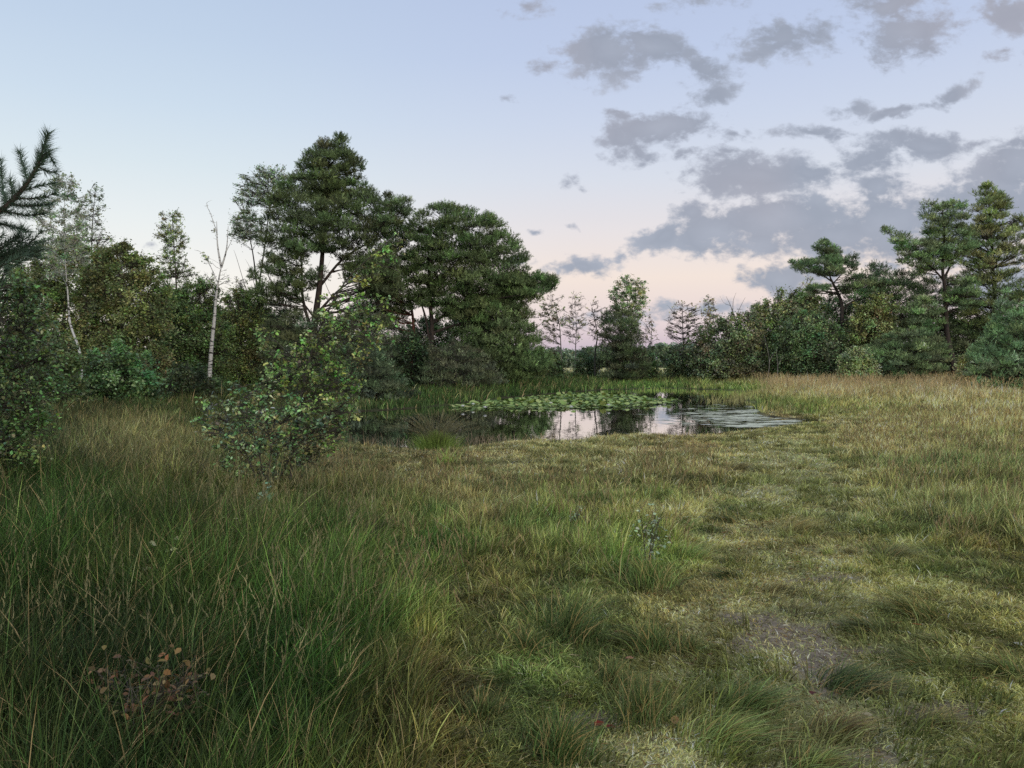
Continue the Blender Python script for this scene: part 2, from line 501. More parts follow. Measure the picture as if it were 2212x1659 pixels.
_zc = np.array([alb(z[2], .9) * (np.array([.9, 1.02, .98]) if z[0] < 1450 else np.array([1.0, .99, 1.04])) for z in ZP]); _zh = np.array([z[3] for z in ZP]); _zk = np.array([z[4] for z in ZP])


def zone(x, y):
    """colour (linear), blade height, cover at ground points"""
    x = np.asarray(x, float); y = np.asarray(y, float)
    u, v = UV(x, y, 0.0)
    d = np.log(np.clip(y, .8, 400)) * 420
    u = u + (fbm(x, y, .9, 3, 31) - .5) * 260 / np.maximum(1, y / 6)
    d = d + (fbm(x, y, .9, 3, 37) - .5) * 190 / np.maximum(1, y / 14)
    C = np.zeros((len(x), 3)); H = np.zeros(len(x)); K = np.zeros(len(x)); W = np.zeros(len(x))
    for i in range(len(ZP)):
        w = 1.0 / ((u - _zu[i]) ** 2 + (d - _zd[i]) ** 2 + 300) ** 1.9
        C += w[:, None] * _zc[i]; H += w * _zh[i]; K += w * _zk[i]; W += w
    return C / W[:, None], H / W, K / W


SOIL_UV = [(1700, 1370, 100, 28), (1640, 1330, 70, 15), (1765, 1425, 52, 40), (1730, 1345, 95, 13), (2050, 1530, 85, 20), (1840, 1615, 80, 26), (1300, 1535, 70, 14),
           (1870, 1395, 50, 10), (1780, 1250, 60, 8)]


def pathness(x, y):
    """the strip people walk on: 1 in the middle, 0 outside, with a broken edge"""
    u, v = UV(x, y, 0.0)
    vv = np.array([940, 1000, 1100, 1200, 1300, 1400, 1500, 1659, 2600]); cc = np.array([1660, 1680, 1705, 1720, 1735, 1730, 1725, 1720, 1640]); hw = np.array([110, 120, 135, 165, 225, 270, 330, 420, 1300])
    c = np.interp(v, vv, cc); h = np.interp(v, vv, hw)
    n = (fbm(x, y, 1.6, 3, 75) - .5) * 1.5
    p = np.clip((1.15 - np.abs(u - c) / h + n) * 2.2, 0, 1) * np.clip((v - 925) / 25, 0, 1)
    return np.where(y > 1, p, 0)


def soilness(x, y):
    u, v = UV(x, y, 0.0)
    s = np.zeros(len(x))
    n = (fbm(x, y, 5, 4, 71) - .5) * 2.2 + .2
    for (a, b, ra, rb) in SOIL_UV:
        s = np.maximum(s, 1.35 - np.hypot((u - a) / ra, (v - b) / rb) + n)
    return np.clip(s * 2, 0, 1)


GK = 2.75     # photographed brightness to surface colour under this soft sky


def build_ground():
    def graded(a, b, step, grow, lim):
        neg = [a]; s = step
        while neg[-1] > -lim: s *= grow; neg.append(neg[-1] - s)
        pos = [b]; s = step
        while pos[-1] < lim: s *= grow; pos.append(pos[-1] + s)
        return neg[::-1], pos
    n, p = graded(-22, 22, .3, 1.18, 2500)
    xs = np.concatenate([n[:-1], np.arange(-22, -7, .25), np.arange(-7, 7, .09), np.arange(7, 22, .25), p])
    n, p = graded(2.2, 62, .4, 1.18, 2500)
    ys = np.concatenate([n[:-1], np.arange(2.2, 9, .08), np.arange(9, 26, .2), np.arange(26, 62, .4), p])
    X, Y = np.meshgrid(xs, ys)
    x, y = X.ravel(), Y.ravel()
    z = ground_z(x, y)
    c, h, k = zone(x, np.maximum(y, .5))
    s = soilness(x, y)[:, None]
    pth = pathness(x, y)[:, None]
    moss = (fbm(x, y, 1.7, 3, 91) > .55)[:, None] * 1.0
    c = c * GK
    c = c * (np.clip(.5 + (fbm(x, y, 3.2, 3, 47) - .5) * 2.6, 0, 1) * .75 + .6)[:, None]
    c = c * (1 - .35 * k[:, None])          # ground colour darker where long blades cover more
    c = c * np.array([1.02, .97, .9])
    c = c * (1 - s) + s * lin((150, 136, 116)) * (.75 + .5 * fbm(x, y, 11, 3, 79))[:, None]
    c = c * (1 - pth * (1 - s)) + pth * (1 - s) * alb((128, 124, 84)) * 2.0 * (.7 + .6 * fbm(x, y, 6, 3, 77))[:, None]
    sdv = pond_sd(x, y); rim = np.clip(1 - np.abs(sdv - .25) / .6 + (fbm(x, y, 2.3, 2, 83) - .5), 0, 1)[:, None]
    c = c * (1 - rim * .8) + rim * .8 * lin((84, 74, 56)) * 1.1
    wet = (z < WATER_Z + .02)[:, None]
    c = np.where(wet, lin((60, 52, 38)), c)
    nx, ny = len(xs), len(ys)
    i = (np.arange(ny - 1)[:, None] * nx + np.arange(nx - 1)[None]).ravel()
    T = np.concatenate([np.stack([i, i + 1, i + nx + 1], -1), np.stack([i, i + nx + 1, i + nx], -1)])
    m, t = new_mat('meadow_ground'); L = t.links.new
    out = N(t, 'ShaderNodeOutputMaterial'); b = N(t, 'ShaderNodeBsdfPrincipled'); b.inputs['Roughness'].default_value = .95
    b.inputs['Specular IOR Level'].default_value = .1
    a = N(t, 'ShaderNodeAttribute', attribute_name='Col')
    tc = N(t, 'ShaderNodeTexCoord')
    n1 = N(t, 'ShaderNodeTexNoise'); n1.inputs['Scale'].default_value = 28; n1.inputs['Detail'].default_value = 8; n1.inputs['Roughness'].default_value = .7
    L(tc.outputs['Object'], n1.inputs['Vector'])
    r = N(t, 'ShaderNodeMapRange'); r.inputs[1].default_value = .3; r.inputs[2].default_value = .7; r.inputs[3].default_value = .45; r.inputs[4].default_value = 1.45
    L(n1.outputs['Fac'], r.inputs[0])
    vm = N(t, 'ShaderNodeVectorMath', operation='SCALE'); L(a.outputs['Color'], vm.inputs[0]); L(r.outputs[0], vm.inputs['Scale'])
    L(vm.outputs[0], b.inputs['Base Color'])
    bp = N(t, 'ShaderNodeBump'); bp.inputs['Strength'].default_value = .8; bp.inputs['Distance'].default_value = .02
    L(n1.outputs['Fac'], bp.inputs['Height']); L(bp.outputs[0], b.inputs['Normal'])
    L(b.outputs[0], out.inputs[0])
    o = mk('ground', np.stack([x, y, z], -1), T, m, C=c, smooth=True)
    tag(o, kind='structure')


build_ground()


def build_water():
    P0 = np.array(POND); cen = P0.mean(0)
    out_ = []
    for i in range(len(P0)):
        a, b, c = P0[i - 1], P0[i], P0[(i + 1) % len(P0)]
        t = norm((c - a)[None])[0]; n = np.array([t[1], -t[0]])
        out_.append(b + n * .9)
    R = np.array(out_)
    V = np.concatenate([[[cen[0], cen[1], WATER_Z]], np.c_[R, np.full(len(R), WATER_Z)]])
    k = len(R)
    from mathutils.geometry import tessellate_polygon
    from mathutils import Vector
    tri = tessellate_polygon([[Vector((a, b, 0)) for a, b in R]])
    T = np.array([list(q) for q in tri]) + 1
    for q in T:   # face up
        A, B, C_ = V[q[0]], V[q[1]], V[q[2]]
        if np.cross(B - A, C_ - A)[2] < 0: q[1], q[2] = q[2], q[1]
    m, t = new_mat('pond_water'); L = t.links.new
    o_ = N(t, 'ShaderNodeOutputMaterial'); b = N(t, 'ShaderNodeBsdfPrincipled')
    b.inputs['Base Color'].default_value = (.006, .007, .004, 1); b.inputs['Roughness'].default_value = .5
    b.inputs['Specular IOR Level'].default_value = 0
    gl = N(t, 'ShaderNodeBsdfGlossy'); gl.inputs['Roughness'].default_value = .015; gl.inputs['Color'].default_value = (1, 1, 1, 1)
    fr = N(t, 'ShaderNodeFresnel'); fr.inputs['IOR'].default_value = 1.36
    pw = N(t, 'ShaderNodeMath', operation='POWER'); pw.inputs[1].default_value = .3; L(fr.outputs[0], pw.inputs[0])
    mx = N(t, 'ShaderNodeMixShader'); L(pw.outputs[0], mx.inputs[0]); L(b.outputs[0], mx.inputs[1]); L(gl.outputs[0], mx.inputs[2])
    tc = N(t, 'ShaderNodeTexCoord')
    mp = N(t, 'ShaderNodeMapping'); mp.inputs['Scale'].default_value = (1.0, .5, 1); L(tc.outputs['Object'], mp.inputs[0])
    n = N(t, 'ShaderNodeTexNoise'); n.inputs['Scale'].default_value = 3.0; n.inputs['Detail'].default_value = 3
    L(mp.outputs[0], n.inputs['Vector'])
    bp = N(t, 'ShaderNodeBump'); bp.inputs['Strength'].default_value = .05; bp.inputs['Distance'].default_value = .05
    L(n.outputs['Fac'], bp.inputs['Height']); L(bp.outputs[0], gl.inputs['Normal'])
    L(mx.outputs[0], o_.inputs[0])
    o = mk('pond_water', V, T, m, smooth=False)
    tag(o, kind='structure')


build_water()

# ------------------------------------------------------------------ trees


def bez(a, b, c, k):
    t = np.linspace(0, 1, k)[:, None]
    return (1 - t) ** 2 * a + 2 * t * (1 - t) * b + t * t * c


def smooth_path(pts, k=4):
    pts = np.asarray(pts, float)
    if len(pts) < 3:
        t = np.linspace(0, 1, k + 1)[:, None]; return pts[0] * (1 - t) + pts[-1] * t
    out = []
    ext = np.concatenate([[2 * pts[0] - pts[1]], pts, [2 * pts[-1] - pts[-2]]])
    for i in range(1, len(ext) - 2):
        p0, p1, p2, p3 = ext[i - 1:i + 3]
        for t in np.linspace(0, 1, k, endpoint=False):
            out.append(.5 * ((2 * p1) + (-p0 + p2) * t + (2 * p0 - 5 * p1 + 4 * p2 - p3) * t * t + (-p0 + 3 * p1 - 3 * p2 + p3) * t ** 3))
    out.append(pts[-1])
    return np.array(out)


def tree(name, label, Y, trunk, r0, outlines, kind='leaf', cat='tree', n=40, per=250, lr=26, flat=1.0, size=.12, col=(60, 70, 45),
         ck=2.2, var=.3, lvar=.26, bark=None, seed=1, group=None, extra=(), depth=.9, rise=.35, twig=.3, bare=0, detailed=False,
         mat=None, tk=12, up=.5, stems=1, fills=1.0, tw=1.0):
    rng = np.random.default_rng(seed)
    px = Y / F
    tu = np.array([p[0] for p in trunk], float); tv = np.array([p[1] for p in trunk], float)
    wob = np.concatenate([[0], rng.normal(0, .12, len(tu) - 1)])
    tp = P(tu, tv, Y + wob)
    gz = float(ground_z(tp[0, 0:1], tp[0, 1:2])[0])
    base = np.array([tp[0, 0], tp[0, 1], gz])
    tp[0] = base - np.array([0, 0, .1])
    root = empty(name, base)
    tag(root, label, cat, group)
    wood = Soup()
    path = smooth_path(tp, 4)
    rr = np.linspace(1, .12, len(path)) * r0; rr[0] *= 1.35
    V, T = tube(path, rr, 8); wood.add(V, T)
    c0 = alb(col, .8 if kind != 'pine' else .66) * ck * (FG * np.array([.92, .98, .95]) if kind != 'pine' else np.array([1.0, 1.0, .88]))
    if kind == 'pine': lr = lr * .85
    S = Soup()
    mains = [(path, rr)]
    for (pts, er) in extra:
        q = P([p[0] for p in pts], [p[1] for p in pts], Y + np.array([p[2] if len(p) > 2 else 0 for p in pts], float))
        e = smooth_path(q, 4)
        er_ = np.linspace(er, er * .2, len(e))
        V, T = tube(e, er_, 6); wood.add(V, T)
        mains.append((e, er_))
    allp = np.concatenate([m[0] for m in mains]); allr = np.concatenate([m[1] for m in mains])
    for ol in outlines:
        o_n, o_lr = n, lr
        poly = ol
        if isinstance(ol, dict): poly, o_n, o_lr = ol['poly'], ol.get('n', n), ol.get('lr', lr)
        if kind == 'pine': o_lr *= .84; o_n = int(o_n * 1.2)
        us = [p[0] for p in poly]; vs = [p[1] for p in poly]
        cu = rng.uniform(min(us), max(us), 6000); cv = rng.uniform(min(vs), max(vs), 6000)
        ok = in_poly(cu, cv, poly); cu, cv = cu[ok], cv[ok]
        ed = edge_dist(cu, cv, poly)
        ok = ed > o_lr * (.3 if kind == 'pine' else .42)
        if ok.sum() < 5: ok = ed > np.percentile(ed, 50)
        cu, cv = cu[ok], cv[ok]
        L3 = []
        hw = np.zeros(len(cu)); uc = np.zeros(len(cu))
        for i in range(len(cu)):
            a, b = row_extent(cv[i], poly)
            if a is None: a, b = cu[i] - 10, cu[i] + 10
            hw[i] = (b - a) / 2 * px; uc[i] = (a + b) / 2
        hwm = min(hw.max(), 4.0)
        hw = np.minimum(hw, hwm)
        off = np.clip(abs(cu - uc) * px / np.maximum(hw, .01), 0, 1)
        dd = rng.uniform(-1, 1, len(cu)) * hw * depth * np.sqrt(np.maximum(1 - off ** 2, .05))
        cand = P(cu, cv, Y + dd)
        # blue-noise choice
        chosen = [int(rng.integers(len(cand)))]
        md = np.full(len(cand), 1e9)
        for _ in range(o_n - 1):
            md = np.minimum(md, np.linalg.norm((cand - cand[chosen[-1]]) * [1, .6, 1], axis=1))
            sub = rng.integers(0, len(cand), 14)
            chosen.append(int(sub[np.argmax(md[sub])]))
        todo = [(cand[ci], o_lr * px * rng.uniform(.7, 1.3), 1.0) for ci in chosen]
        pv = np.array(poly, float); cen = pv.mean(0)
        ns = int(o_n * (.55 if kind != 'pine' else .3))
        for _ in range(ns):     # sprays that break the outline
            i = int(rng.integers(len(pv))); q = pv[i] + (pv[(i + 1) % len(pv)] - pv[i]) * rng.uniform()
            if q[1] > VH + 10: continue
            q = q + (q - cen) / (np.linalg.norm(q - cen) + 1e-6) * rng.uniform(-.5, .75) * o_lr * (.8 if kind != 'pine' else .25)
            todo.append((P(q[0], q[1], Y + rng.normal(0, .5)), o_lr * px * rng.uniform(.35, .65), .3 if kind != 'pine' else .35))
        for c, R, share in todo:
            hd = np.linalg.norm(allp[:, :2] - c[:2], axis=1)
            want = c[2] - rise * hd
            cost = abs(allp[:, 2] - want) + .35 * hd
            j = int(np.argmin(cost)); s = allp[j]
            br = max(min(allr[j] * .5, .018 * tw * (1 + np.linalg.norm(c - s)) ** 1.0), .006 * tw * max(1, Y / 25))
            mid = (s + c) / 2 + np.array([rng.normal(0, .08), rng.normal(0, .08), (.12 if kind == 'pine' else .05) * np.linalg.norm(c - s) * rng.uniform(-.6, 1.2)])
            bp = bez(s, mid, c, 6); bp[1:-1] += rng.normal(0, .03 * min(1, np.linalg.norm(c - s)), (4, 3))
            V, T = tube(bp, np.linspace(br, br * .35, 6), 5); wood.add(V, T)
            m = max(3, int(per * share * rng.uniform(.5, 1.4)))
            d = rand_dir(rng, m); rad = rng.uniform(0, 1, (m, 1)) ** (1 / 2.0) if kind == 'pine' else np.abs(rng.normal(0, .62, (m, 1)))
            e = d * rad * np.array([1, 1, flat]) * R
            if kind == 'pine': e[:, 2] = np.where(e[:, 2] < 0, e[:, 2] * .45, e[:, 2])
            pts = c + e
            # twigs
            tn = max(3, int(m * twig))
            idx = rng.integers(0, m, tn)
            ss = bp[rng.integers(3, 6, tn)]
            mm = (ss + pts[idx]) / 2 + rng.normal(0, .06 * R, (tn, 3))
            w = max(.0035 * tw, px * .22 * tw)
            V, T = sticks(ss, mm, w * 1.3, w); wood.add(V, T)
            V, T = sticks(mm, pts[idx], w, w * .5); wood.add(V, T)
            if bare and rng.uniform() < bare: continue
            lc = c0 * np.exp(rng.normal(0, lvar)) * np.exp(rng.normal(0, lvar * .3, 3))
            if kind == 'pine':
                ax = norm(e / R + np.array([0, 0, .75]) + rng.normal(0, .35, (m, 3)))
                V, T, C = tufts(rng, pts, ax, tk, size * 1.15, size * .55, max(size * .05, px * .3), lc * np.array([1.08, 1.06, 1.0]), .46, spread=.6)
            else:
                V, T, C = leaves(rng, pts, size, lc, var, detailed=detailed, up=up, droop=.2)
            S.add(V, T, C)
    tr = wood.obj('trunk', bark or B_GREY, root, smooth=True)
    if S.n:
        S.obj('crown', mat or (M_NEEDLE if kind == 'pine' else M_LEAF), root)
    return root


FG = 1.25
PINE = (66, 82, 54); OLIVE = (78, 84, 48); DARKG = (60, 76, 48)
G_L, G_R, G_C = 'trees of the thicket left of the pond', 'trees of the wood right of the pond', 'slender trees beyond the pond'

# --- the thicket on the left
tree('birch_tree', 'tall thin birch with airy crown and crooked white trunk at the far left', 31,
     [(176, 852), (174, 770), (152, 700), (147, 640), (140, 540), (140, 395)], .06,
     [[(78, 455), (100, 420), (120, 385), (140, 375), (165, 400), (185, 440), (192, 520), (180, 600), (110, 600), (90, 520)]],
     n=85, per=70, lr=15, size=.085, col=(104, 112, 92), bark=B_BIRCH, seed=11, group=G_L, twig=.5)
tree('birch_tree', 'slim birch with grey airy crown right of the tall crooked birch', 40,
     [(212, 850), (205, 760), (202, 640), (198, 520), (205, 420)], .08,
     [[(170, 470), (185, 425), (205, 405), (225, 420), (225, 500), (262, 540), (290, 570), (300, 620), (180, 620), (172, 520)]],
     n=80, per=70, lr=15, size=.085, col=(104, 110, 90), bark=B_GREY, seed=12, group=G_L, twig=.5)
tree('willow_tree', 'broad rounded olive willow under the airy birches at the far left', 36,
     [(130, 860), (135, 760), (140, 650), (145, 580)], .14,
     [[(20, 600), (50, 545), (110, 525), (170, 528), (215, 560), (230, 640), (235, 760), (225, 860), (30, 870), (10, 720)]],
     n=130, per=430, lr=24, size=.115, col=OLIVE, seed=13, ck=3.3, group=G_L, extra=[([(140, 780), (110, 680), (90, 600)], .08), ([(140, 780), (180, 680), (200, 600)], .08)])
tree('willow_tree', 'brown-green domed willow between the airy birches and the leaning alder', 34,
     [(270, 860), (265, 760), (262, 660), (255, 580)], .13,
     [[(185, 610), (200, 570), (232, 552), (255, 530), (285, 545), (318, 570), (350, 615), (372, 680), (368, 860), (200, 870), (185, 720)]],
     n=125, per=430, lr=22, size=.115, col=(74, 78, 46), seed=14, ck=3.3, group=G_L, extra=[([(265, 780), (235, 680), (225, 600)], .07), ([(265, 780), (300, 690), (315, 640)], .07)])
tree('alder_tree', 'narrow alder with twiggy top standing between the domed willow and the dead white birch', 42,
     [(392, 850), (386, 740), (380, 600), (372, 470)], .09,
     [{'poly': [(335, 500), (350, 465), (385, 462), (402, 500), (398, 560), (385, 600), (350, 600), (345, 540)], 'n': 44, 'lr': 12},
      {'poly': [(330, 640), (352, 580), (400, 570), (440, 610), (452, 660), (445, 720), (340, 720)], 'n': 60, 'lr': 16}],
     per=75, lr=14, size=.095, col=(86, 92, 62), seed=15, ck=3.3, group=G_L, twig=.5)
tree('alder_tree', 'dark green bushy alder at the foot of the dead white birch', 39,
     [(410, 850), (408, 760), (405, 690)], .09,
     [[(325, 700), (345, 650), (375, 625), (410, 632), (440, 612), (470, 645), (492, 720), (495, 850), (330, 860)]],
     n=115, per=360, lr=22, size=.115, col=(62, 76, 42), seed=16, ck=3.3, group=G_L)
tree('dead_birch', 'dead birch with white banded trunk and broken forked top left of the big pine', 37,
     [(450, 822), (456, 760), (463, 690), (467, 640), (474, 595), (480, 570)], .115,
     [{'poly': [(432, 560), (445, 540), (462, 560), (464, 600), (450, 640), (440, 610)], 'n': 9, 'lr': 10},
      {'poly': [(478, 590), (492, 570), (500, 600), (490, 625)], 'n': 4, 'lr': 9},
      {'poly': [(440, 440), (455, 440), (468, 500), (460, 520)], 'n': 4, 'lr': 9}],
     per=16, lr=10, size=.12, col=(80, 84, 60), bark=B_BIRCH, seed=17, ck=3.3, group=G_L, twig=.8, bare=.35,
     extra=[([(478, 578), (470, 530), (468, 478)], .06), ([(478, 578), (489, 540), (493, 488)], .055), ([(468, 500), (455, 462), (446, 440), (458, 432)], .02),
            ([(470, 610), (452, 570), (434, 545), (420, 540)], .025), ([(468, 640), (450, 600), (440, 585)], .02), ([(488, 545), (500, 520), (503, 505)], .018)])
tree('birch_tree', 'airy low birch between the brown-green domed willow and the narrow alder', 43,
     [(318, 845), (318, 740), (312, 640), (305, 575)], .07,
     [[(285, 620), (290, 575), (310, 555), (330, 590), (345, 640), (340, 720), (300, 720)]],
     n=34, per=60, lr=14, size=.12, col=(96, 100, 76), bark=B_GREY, seed=72, group=G_L, twig=.7, bare=.3)
tree('oak_tree', 'twiggy half-bare oak above the olive round-topped tree left of the biggest pine', 50,
     [(520, 845), (520, 740), (515, 660), (510, 610)], .08,
     [[(480, 660), (490, 620), (515, 600), (545, 625), (560, 680), (500, 700)]],
     n=34, per=40, lr=14, size=.12, col=(100, 96, 70), bark=B_GREY, seed=73, group=G_L, twig=.9, bare=.5)
tree('oak_tree', 'olive round-topped tree filling the gap between dead birch and big pine', 46,
     [(525, 850), (524, 760), (522, 700)], .1,
     [[(470, 720), (480, 665), (515, 635), (550, 640), (580, 670), (590, 850), (470, 850)]],
     n=95, per=340, lr=22, size=.12, col=(78, 84, 46), seed=18, ck=3.3, group=G_L)
tree('birch_tree', 'tall leafy birch rising behind the left flank of the big pine', 47,
     [(556, 845), (556, 740), (556, 640), (545, 540), (525, 460)], .1,
     [{'poly': [(505, 420), (520, 385), (560, 365), (600, 360), (640, 385), (645, 430), (600, 450), (560, 440), (520, 450)], 'n': 70, 'lr': 14},
      {'poly': [(498, 500), (510, 455), (545, 450), (570, 480), (560, 520), (520, 525)], 'n': 40, 'lr': 14}],
     per=85, size=.1, col=(108, 118, 98), bark=B_GREY, seed=19, group=G_L, twig=.5,
     extra=[([(556, 640), (572, 530), (582, 450), (592, 390)], .06), ([(556, 700), (530, 620), (512, 560), (505, 540)], .025), ([(556, 680), (535, 640), (515, 620)], .02),
            ([(556, 640), (540, 580), (530, 560)], .02), ([(555, 720), (520, 690), (500, 680)], .02)])
pine_kw = dict(kind='pine', bark=B_PINE, size=.22, tk=17, var=.2, lvar=.2)
tree('pine_tree', 'biggest and tallest pine with pointed bushy top, left of the pond', 42,
     [(678, 852), (676, 780), (680, 700), (690, 620), (697, 540), (702, 440), (712, 330)], .27,
     [{'poly': [(672, 330), (682, 312), (700, 304), (712, 318), (728, 298), (745, 304), (748, 330), (775, 345), (782, 365), (764, 372), (790, 400), (765, 430), (700, 440), (655, 415), (668, 395), (650, 385), (655, 355)], 'n': 58, 'lr': 17},
      {'poly': [(585, 470), (590, 410), (640, 385), (690, 420), (760, 420), (800, 415), (850, 430), (884, 438), (880, 470), (820, 510), (780, 540), (700, 560), (600, 570), (568, 540), (570, 500)], 'n': 118, 'lr': 23},
      {'poly': [(545, 640), (545, 590), (580, 560), (650, 570), (700, 590), (660, 650), (590, 665)], 'n': 26, 'lr': 20},
      {'poly': [(740, 560), (800, 530), (850, 560), (870, 610), (850, 660), (780, 640), (750, 610)], 'n': 44, 'lr': 20}],
     per=66, flat=.75, col=PINE, seed=21, group=G_L, rise=.25,
     extra=[([(680, 740), (655, 650), (652, 590), (648, 530)], .12), ([(690, 620), (740, 560), (800, 520), (860, 460)], .09), ([(697, 540), (650, 500), (610, 440)], .08),
            ([(682, 690), (640, 640), (590, 620)], .07), ([(682, 680), (740, 620), (800, 590)], .08)], **pine_kw)
tree('pine_tree', 'pine with reddish leaning trunk squeezed between the biggest pine and the round-crowned pine', 45,
     [(885, 848), (888, 770), (893, 700), (880, 620), (855, 540)], .15,
     [{'poly': [(800, 520), (820, 480), (870, 470), (890, 520), (900, 600), (880, 680), (820, 700), (790, 640)], 'n': 72, 'lr': 20}],
     per=62, flat=.7, col=(66, 84, 58), seed=22, group=G_L, rise=.2, kind='pine',
     bark=bark_mat('red_pine_bark', (.06, .022, .016), (.2, .08, .05), 8, (1, 1, .4), .35, .7, .8), size=.22, tk=16)
tree('pine_tree', 'wide round-crowned pine leaning out right above the water lilies', 44,
     [(930, 850), (930, 780), (933, 700), (926, 620), (935, 540), (960, 480)], .2,
     [{'poly': [(885, 500), (905, 462), (945, 450), (985, 452), (1040, 462), (1095, 500), (1132, 560), (1140, 630), (1080, 660), (980, 630), (880, 600)], 'n': 150, 'lr': 23},
      {'poly': [(1080, 600), (1130, 590), (1195, 602), (1202, 622), (1165, 655), (1100, 680), (1060, 650)], 'n': 42, 'lr': 18},
      {'poly': [(985, 650), (1080, 640), (1145, 680), (1160, 750), (1195, 795), (1150, 830), (1060, 815), (1000, 760)], 'n': 130, 'lr': 22},
      {'poly': [(880, 600), (950, 610), (1000, 660), (1000, 700), (955, 690), (890, 660)], 'n': 30, 'lr': 20}],
     per=66, flat=.72, col=(68, 88, 54), seed=23, group=G_L, rise=.2,
     extra=[([(930, 760), (920, 690), (905, 640), (895, 600)], .09), ([(930, 700), (990, 660), (1060, 600), (1150, 615)], .1), ([(932, 720), (1000, 700), (1080, 720), (1140, 780)], .09),
            ([(928, 620), (1000, 560), (1060, 530)], .09), ([(950, 755), (975, 770), (995, 790), (978, 830)], .03)], **pine_kw)
tree('pine_tree', 'dark pine standing behind the legs of the biggest pine, seen through its branches', 52,
     [(610, 838), (612, 760), (608, 680)], .16,
     [{'poly': [(540, 700), (560, 640), (600, 620), (640, 640), (650, 720), (640, 800), (545, 800)], 'n': 60, 'lr': 20},
      {'poly': [(730, 700), (770, 650), (850, 640), (880, 690), (880, 800), (740, 800)], 'n': 60, 'lr': 20}],
     flat=.6, col=(62, 76, 52), seed=70, group=G_L, per=50, extra=[([(612, 780), (700, 740), (800, 690)], .08)], **pine_kw)
tree('alder_tree', 'dark leafy tree filling the gap behind the round-crowned pine and its reddish neighbour', 54,
     [(960, 836), (962, 780), (965, 720)], .12,
     [[(870, 720), (905, 690), (950, 690), (1000, 680), (1050, 690), (1060, 760), (1040, 830), (880, 836)]],
     n=95, per=260, lr=18, size=.15, col=(62, 74, 46), seed=71, group=G_L)
tree('pine_tree', 'dark blue-green young pine bush drooping to the water edge behind the birch sapling', 31,
     [(800, 872), (798, 830), (790, 790)], .08,
     [{'poly': [(700, 800), (740, 760), (790, 735), (830, 770), (860, 810), (895, 855), (870, 885), (760, 890), (690, 870)], 'n': 90, 'lr': 20}],
     kind='pine', cat='young pine', per=50, flat=.6, size=.17, tk=14, col=(60, 76, 62), bark=B_PINE, seed=24, group=G_L)
tree('pine_tree', 'dense dark pine undergrowth at the foot of the biggest pine', 38,
     [(690, 855), (690, 800), (692, 740)], .1,
     [{'poly': [(560, 780), (570, 710), (640, 680), (720, 690), (800, 680), (850, 710), (850, 850), (570, 860)], 'n': 120, 'lr': 24}],
     kind='pine', per=46, flat=.6, size=.22, tk=13, col=(60, 70, 50), bark=B_PINE, seed=25, group=G_L)
tree('juniper_bush', 'grey-green juniper bush under the round-crowned pine', 41,
     [(985, 845), (985, 810), (985, 770)], .06,
     [{'poly': [(900, 800), (930, 760), (980, 735), (1030, 760), (1080, 800), (1100, 830), (1060, 840), (900, 845)], 'n': 80, 'lr': 18}],
     kind='pine', cat='bush', per=46, flat=.7, size=.17, tk=12, col=(74, 82, 68), bark=B_GREY, seed=26, group=G_L)
tree('holly_bush', 'low dark leafy bush under the pine with the reddish trunk', 42,
     [(860, 845), (860, 810), (858, 770)], .06,
     [[(810, 790), (850, 740), (900, 720), (930, 760), (920, 845), (810, 850)]], cat='bush',
     n=50, per=240, lr=20, size=.13, col=(52, 66, 44), seed=27, group=G_L)
tree('oak_bush', 'low bright green oak bush in front of the domed willow', 27,
     [(262, 878), (262, 840), (262, 790)], .05,
     [[(170, 830), (200, 770), (255, 745), (310, 770), (345, 820), (340, 870), (280, 892), (180, 885)]], cat='bush',
     n=90, per=170, lr=20, size=.11, col=(64, 86, 50), seed=28, ck=2.6, group=G_L, mat=M_GLOSS)
tree('oak_bush', 'small dark oak bush right of the bright green one', 31,
     [(400, 866), (400, 840), (400, 800)], .05,
     [[(345, 830), (380, 790), (440, 785), (480, 820), (490, 868), (350, 875)]], cat='bush',
     n=50, per=170, lr=18, size=.11, col=(52, 62, 38), seed=29, group=G_L)
tree('oak_bush', 'tall dark undergrowth bush at the far left behind the near leafy shrub', 24,
     [(90, 890), (90, 830), (92, 760)], .06,
     [[(-40, 760), (40, 700), (110, 700), (160, 760), (190, 830), (180, 890), (-40, 900)]], cat='bush',
     n=90, per=190, lr=24, size=.11, col=(58, 68, 42), seed=30, ck=2.8, group=G_L)

# --- slender trees beyond the pond
thin = dict(bark=B_PALE, twig=.9, group=G_C, size=.16)
tree('birch_tree', 'slim half-bare birch right beside the overhanging pine branch', 60,
     [(1214, 822), (1212, 760), (1208, 700), (1195, 650)], .07,
     [[(1158, 690), (1170, 655), (1190, 638), (1215, 640), (1222, 700), (1205, 745), (1165, 740)]], n=36, per=34, lr=11, col=(112, 108, 84), seed=31, bare=.45, **thin)
tree('birch_tree', 'nearly bare fine-twigged birch, first one standing free right of the big pines', 62,
     [(1243, 815), (1243, 760), (1245, 700), (1240, 645)], .06,
     [[(1215, 690), (1225, 655), (1242, 632), (1265, 650), (1270, 700), (1250, 740), (1222, 730)]], n=40, per=26, lr=11, col=(136, 126, 92), seed=32, bare=.85, **thin)
tree('birch_tree', 'twiggy leaning birch touching the left side of the dark conifer', 58,
     [(1287, 822), (1285, 770), (1290, 720), (1278, 660)], .09,
     [[(1268, 690), (1272, 660), (1290, 650), (1312, 665), (1315, 720), (1295, 745), (1272, 730)]], n=30, per=28, lr=11, col=(120, 112, 80), seed=33, bare=.7,
     extra=[([(1294, 818), (1296, 770), (1304, 710)], .05)], **{**thin, 'bark': B_GREY})
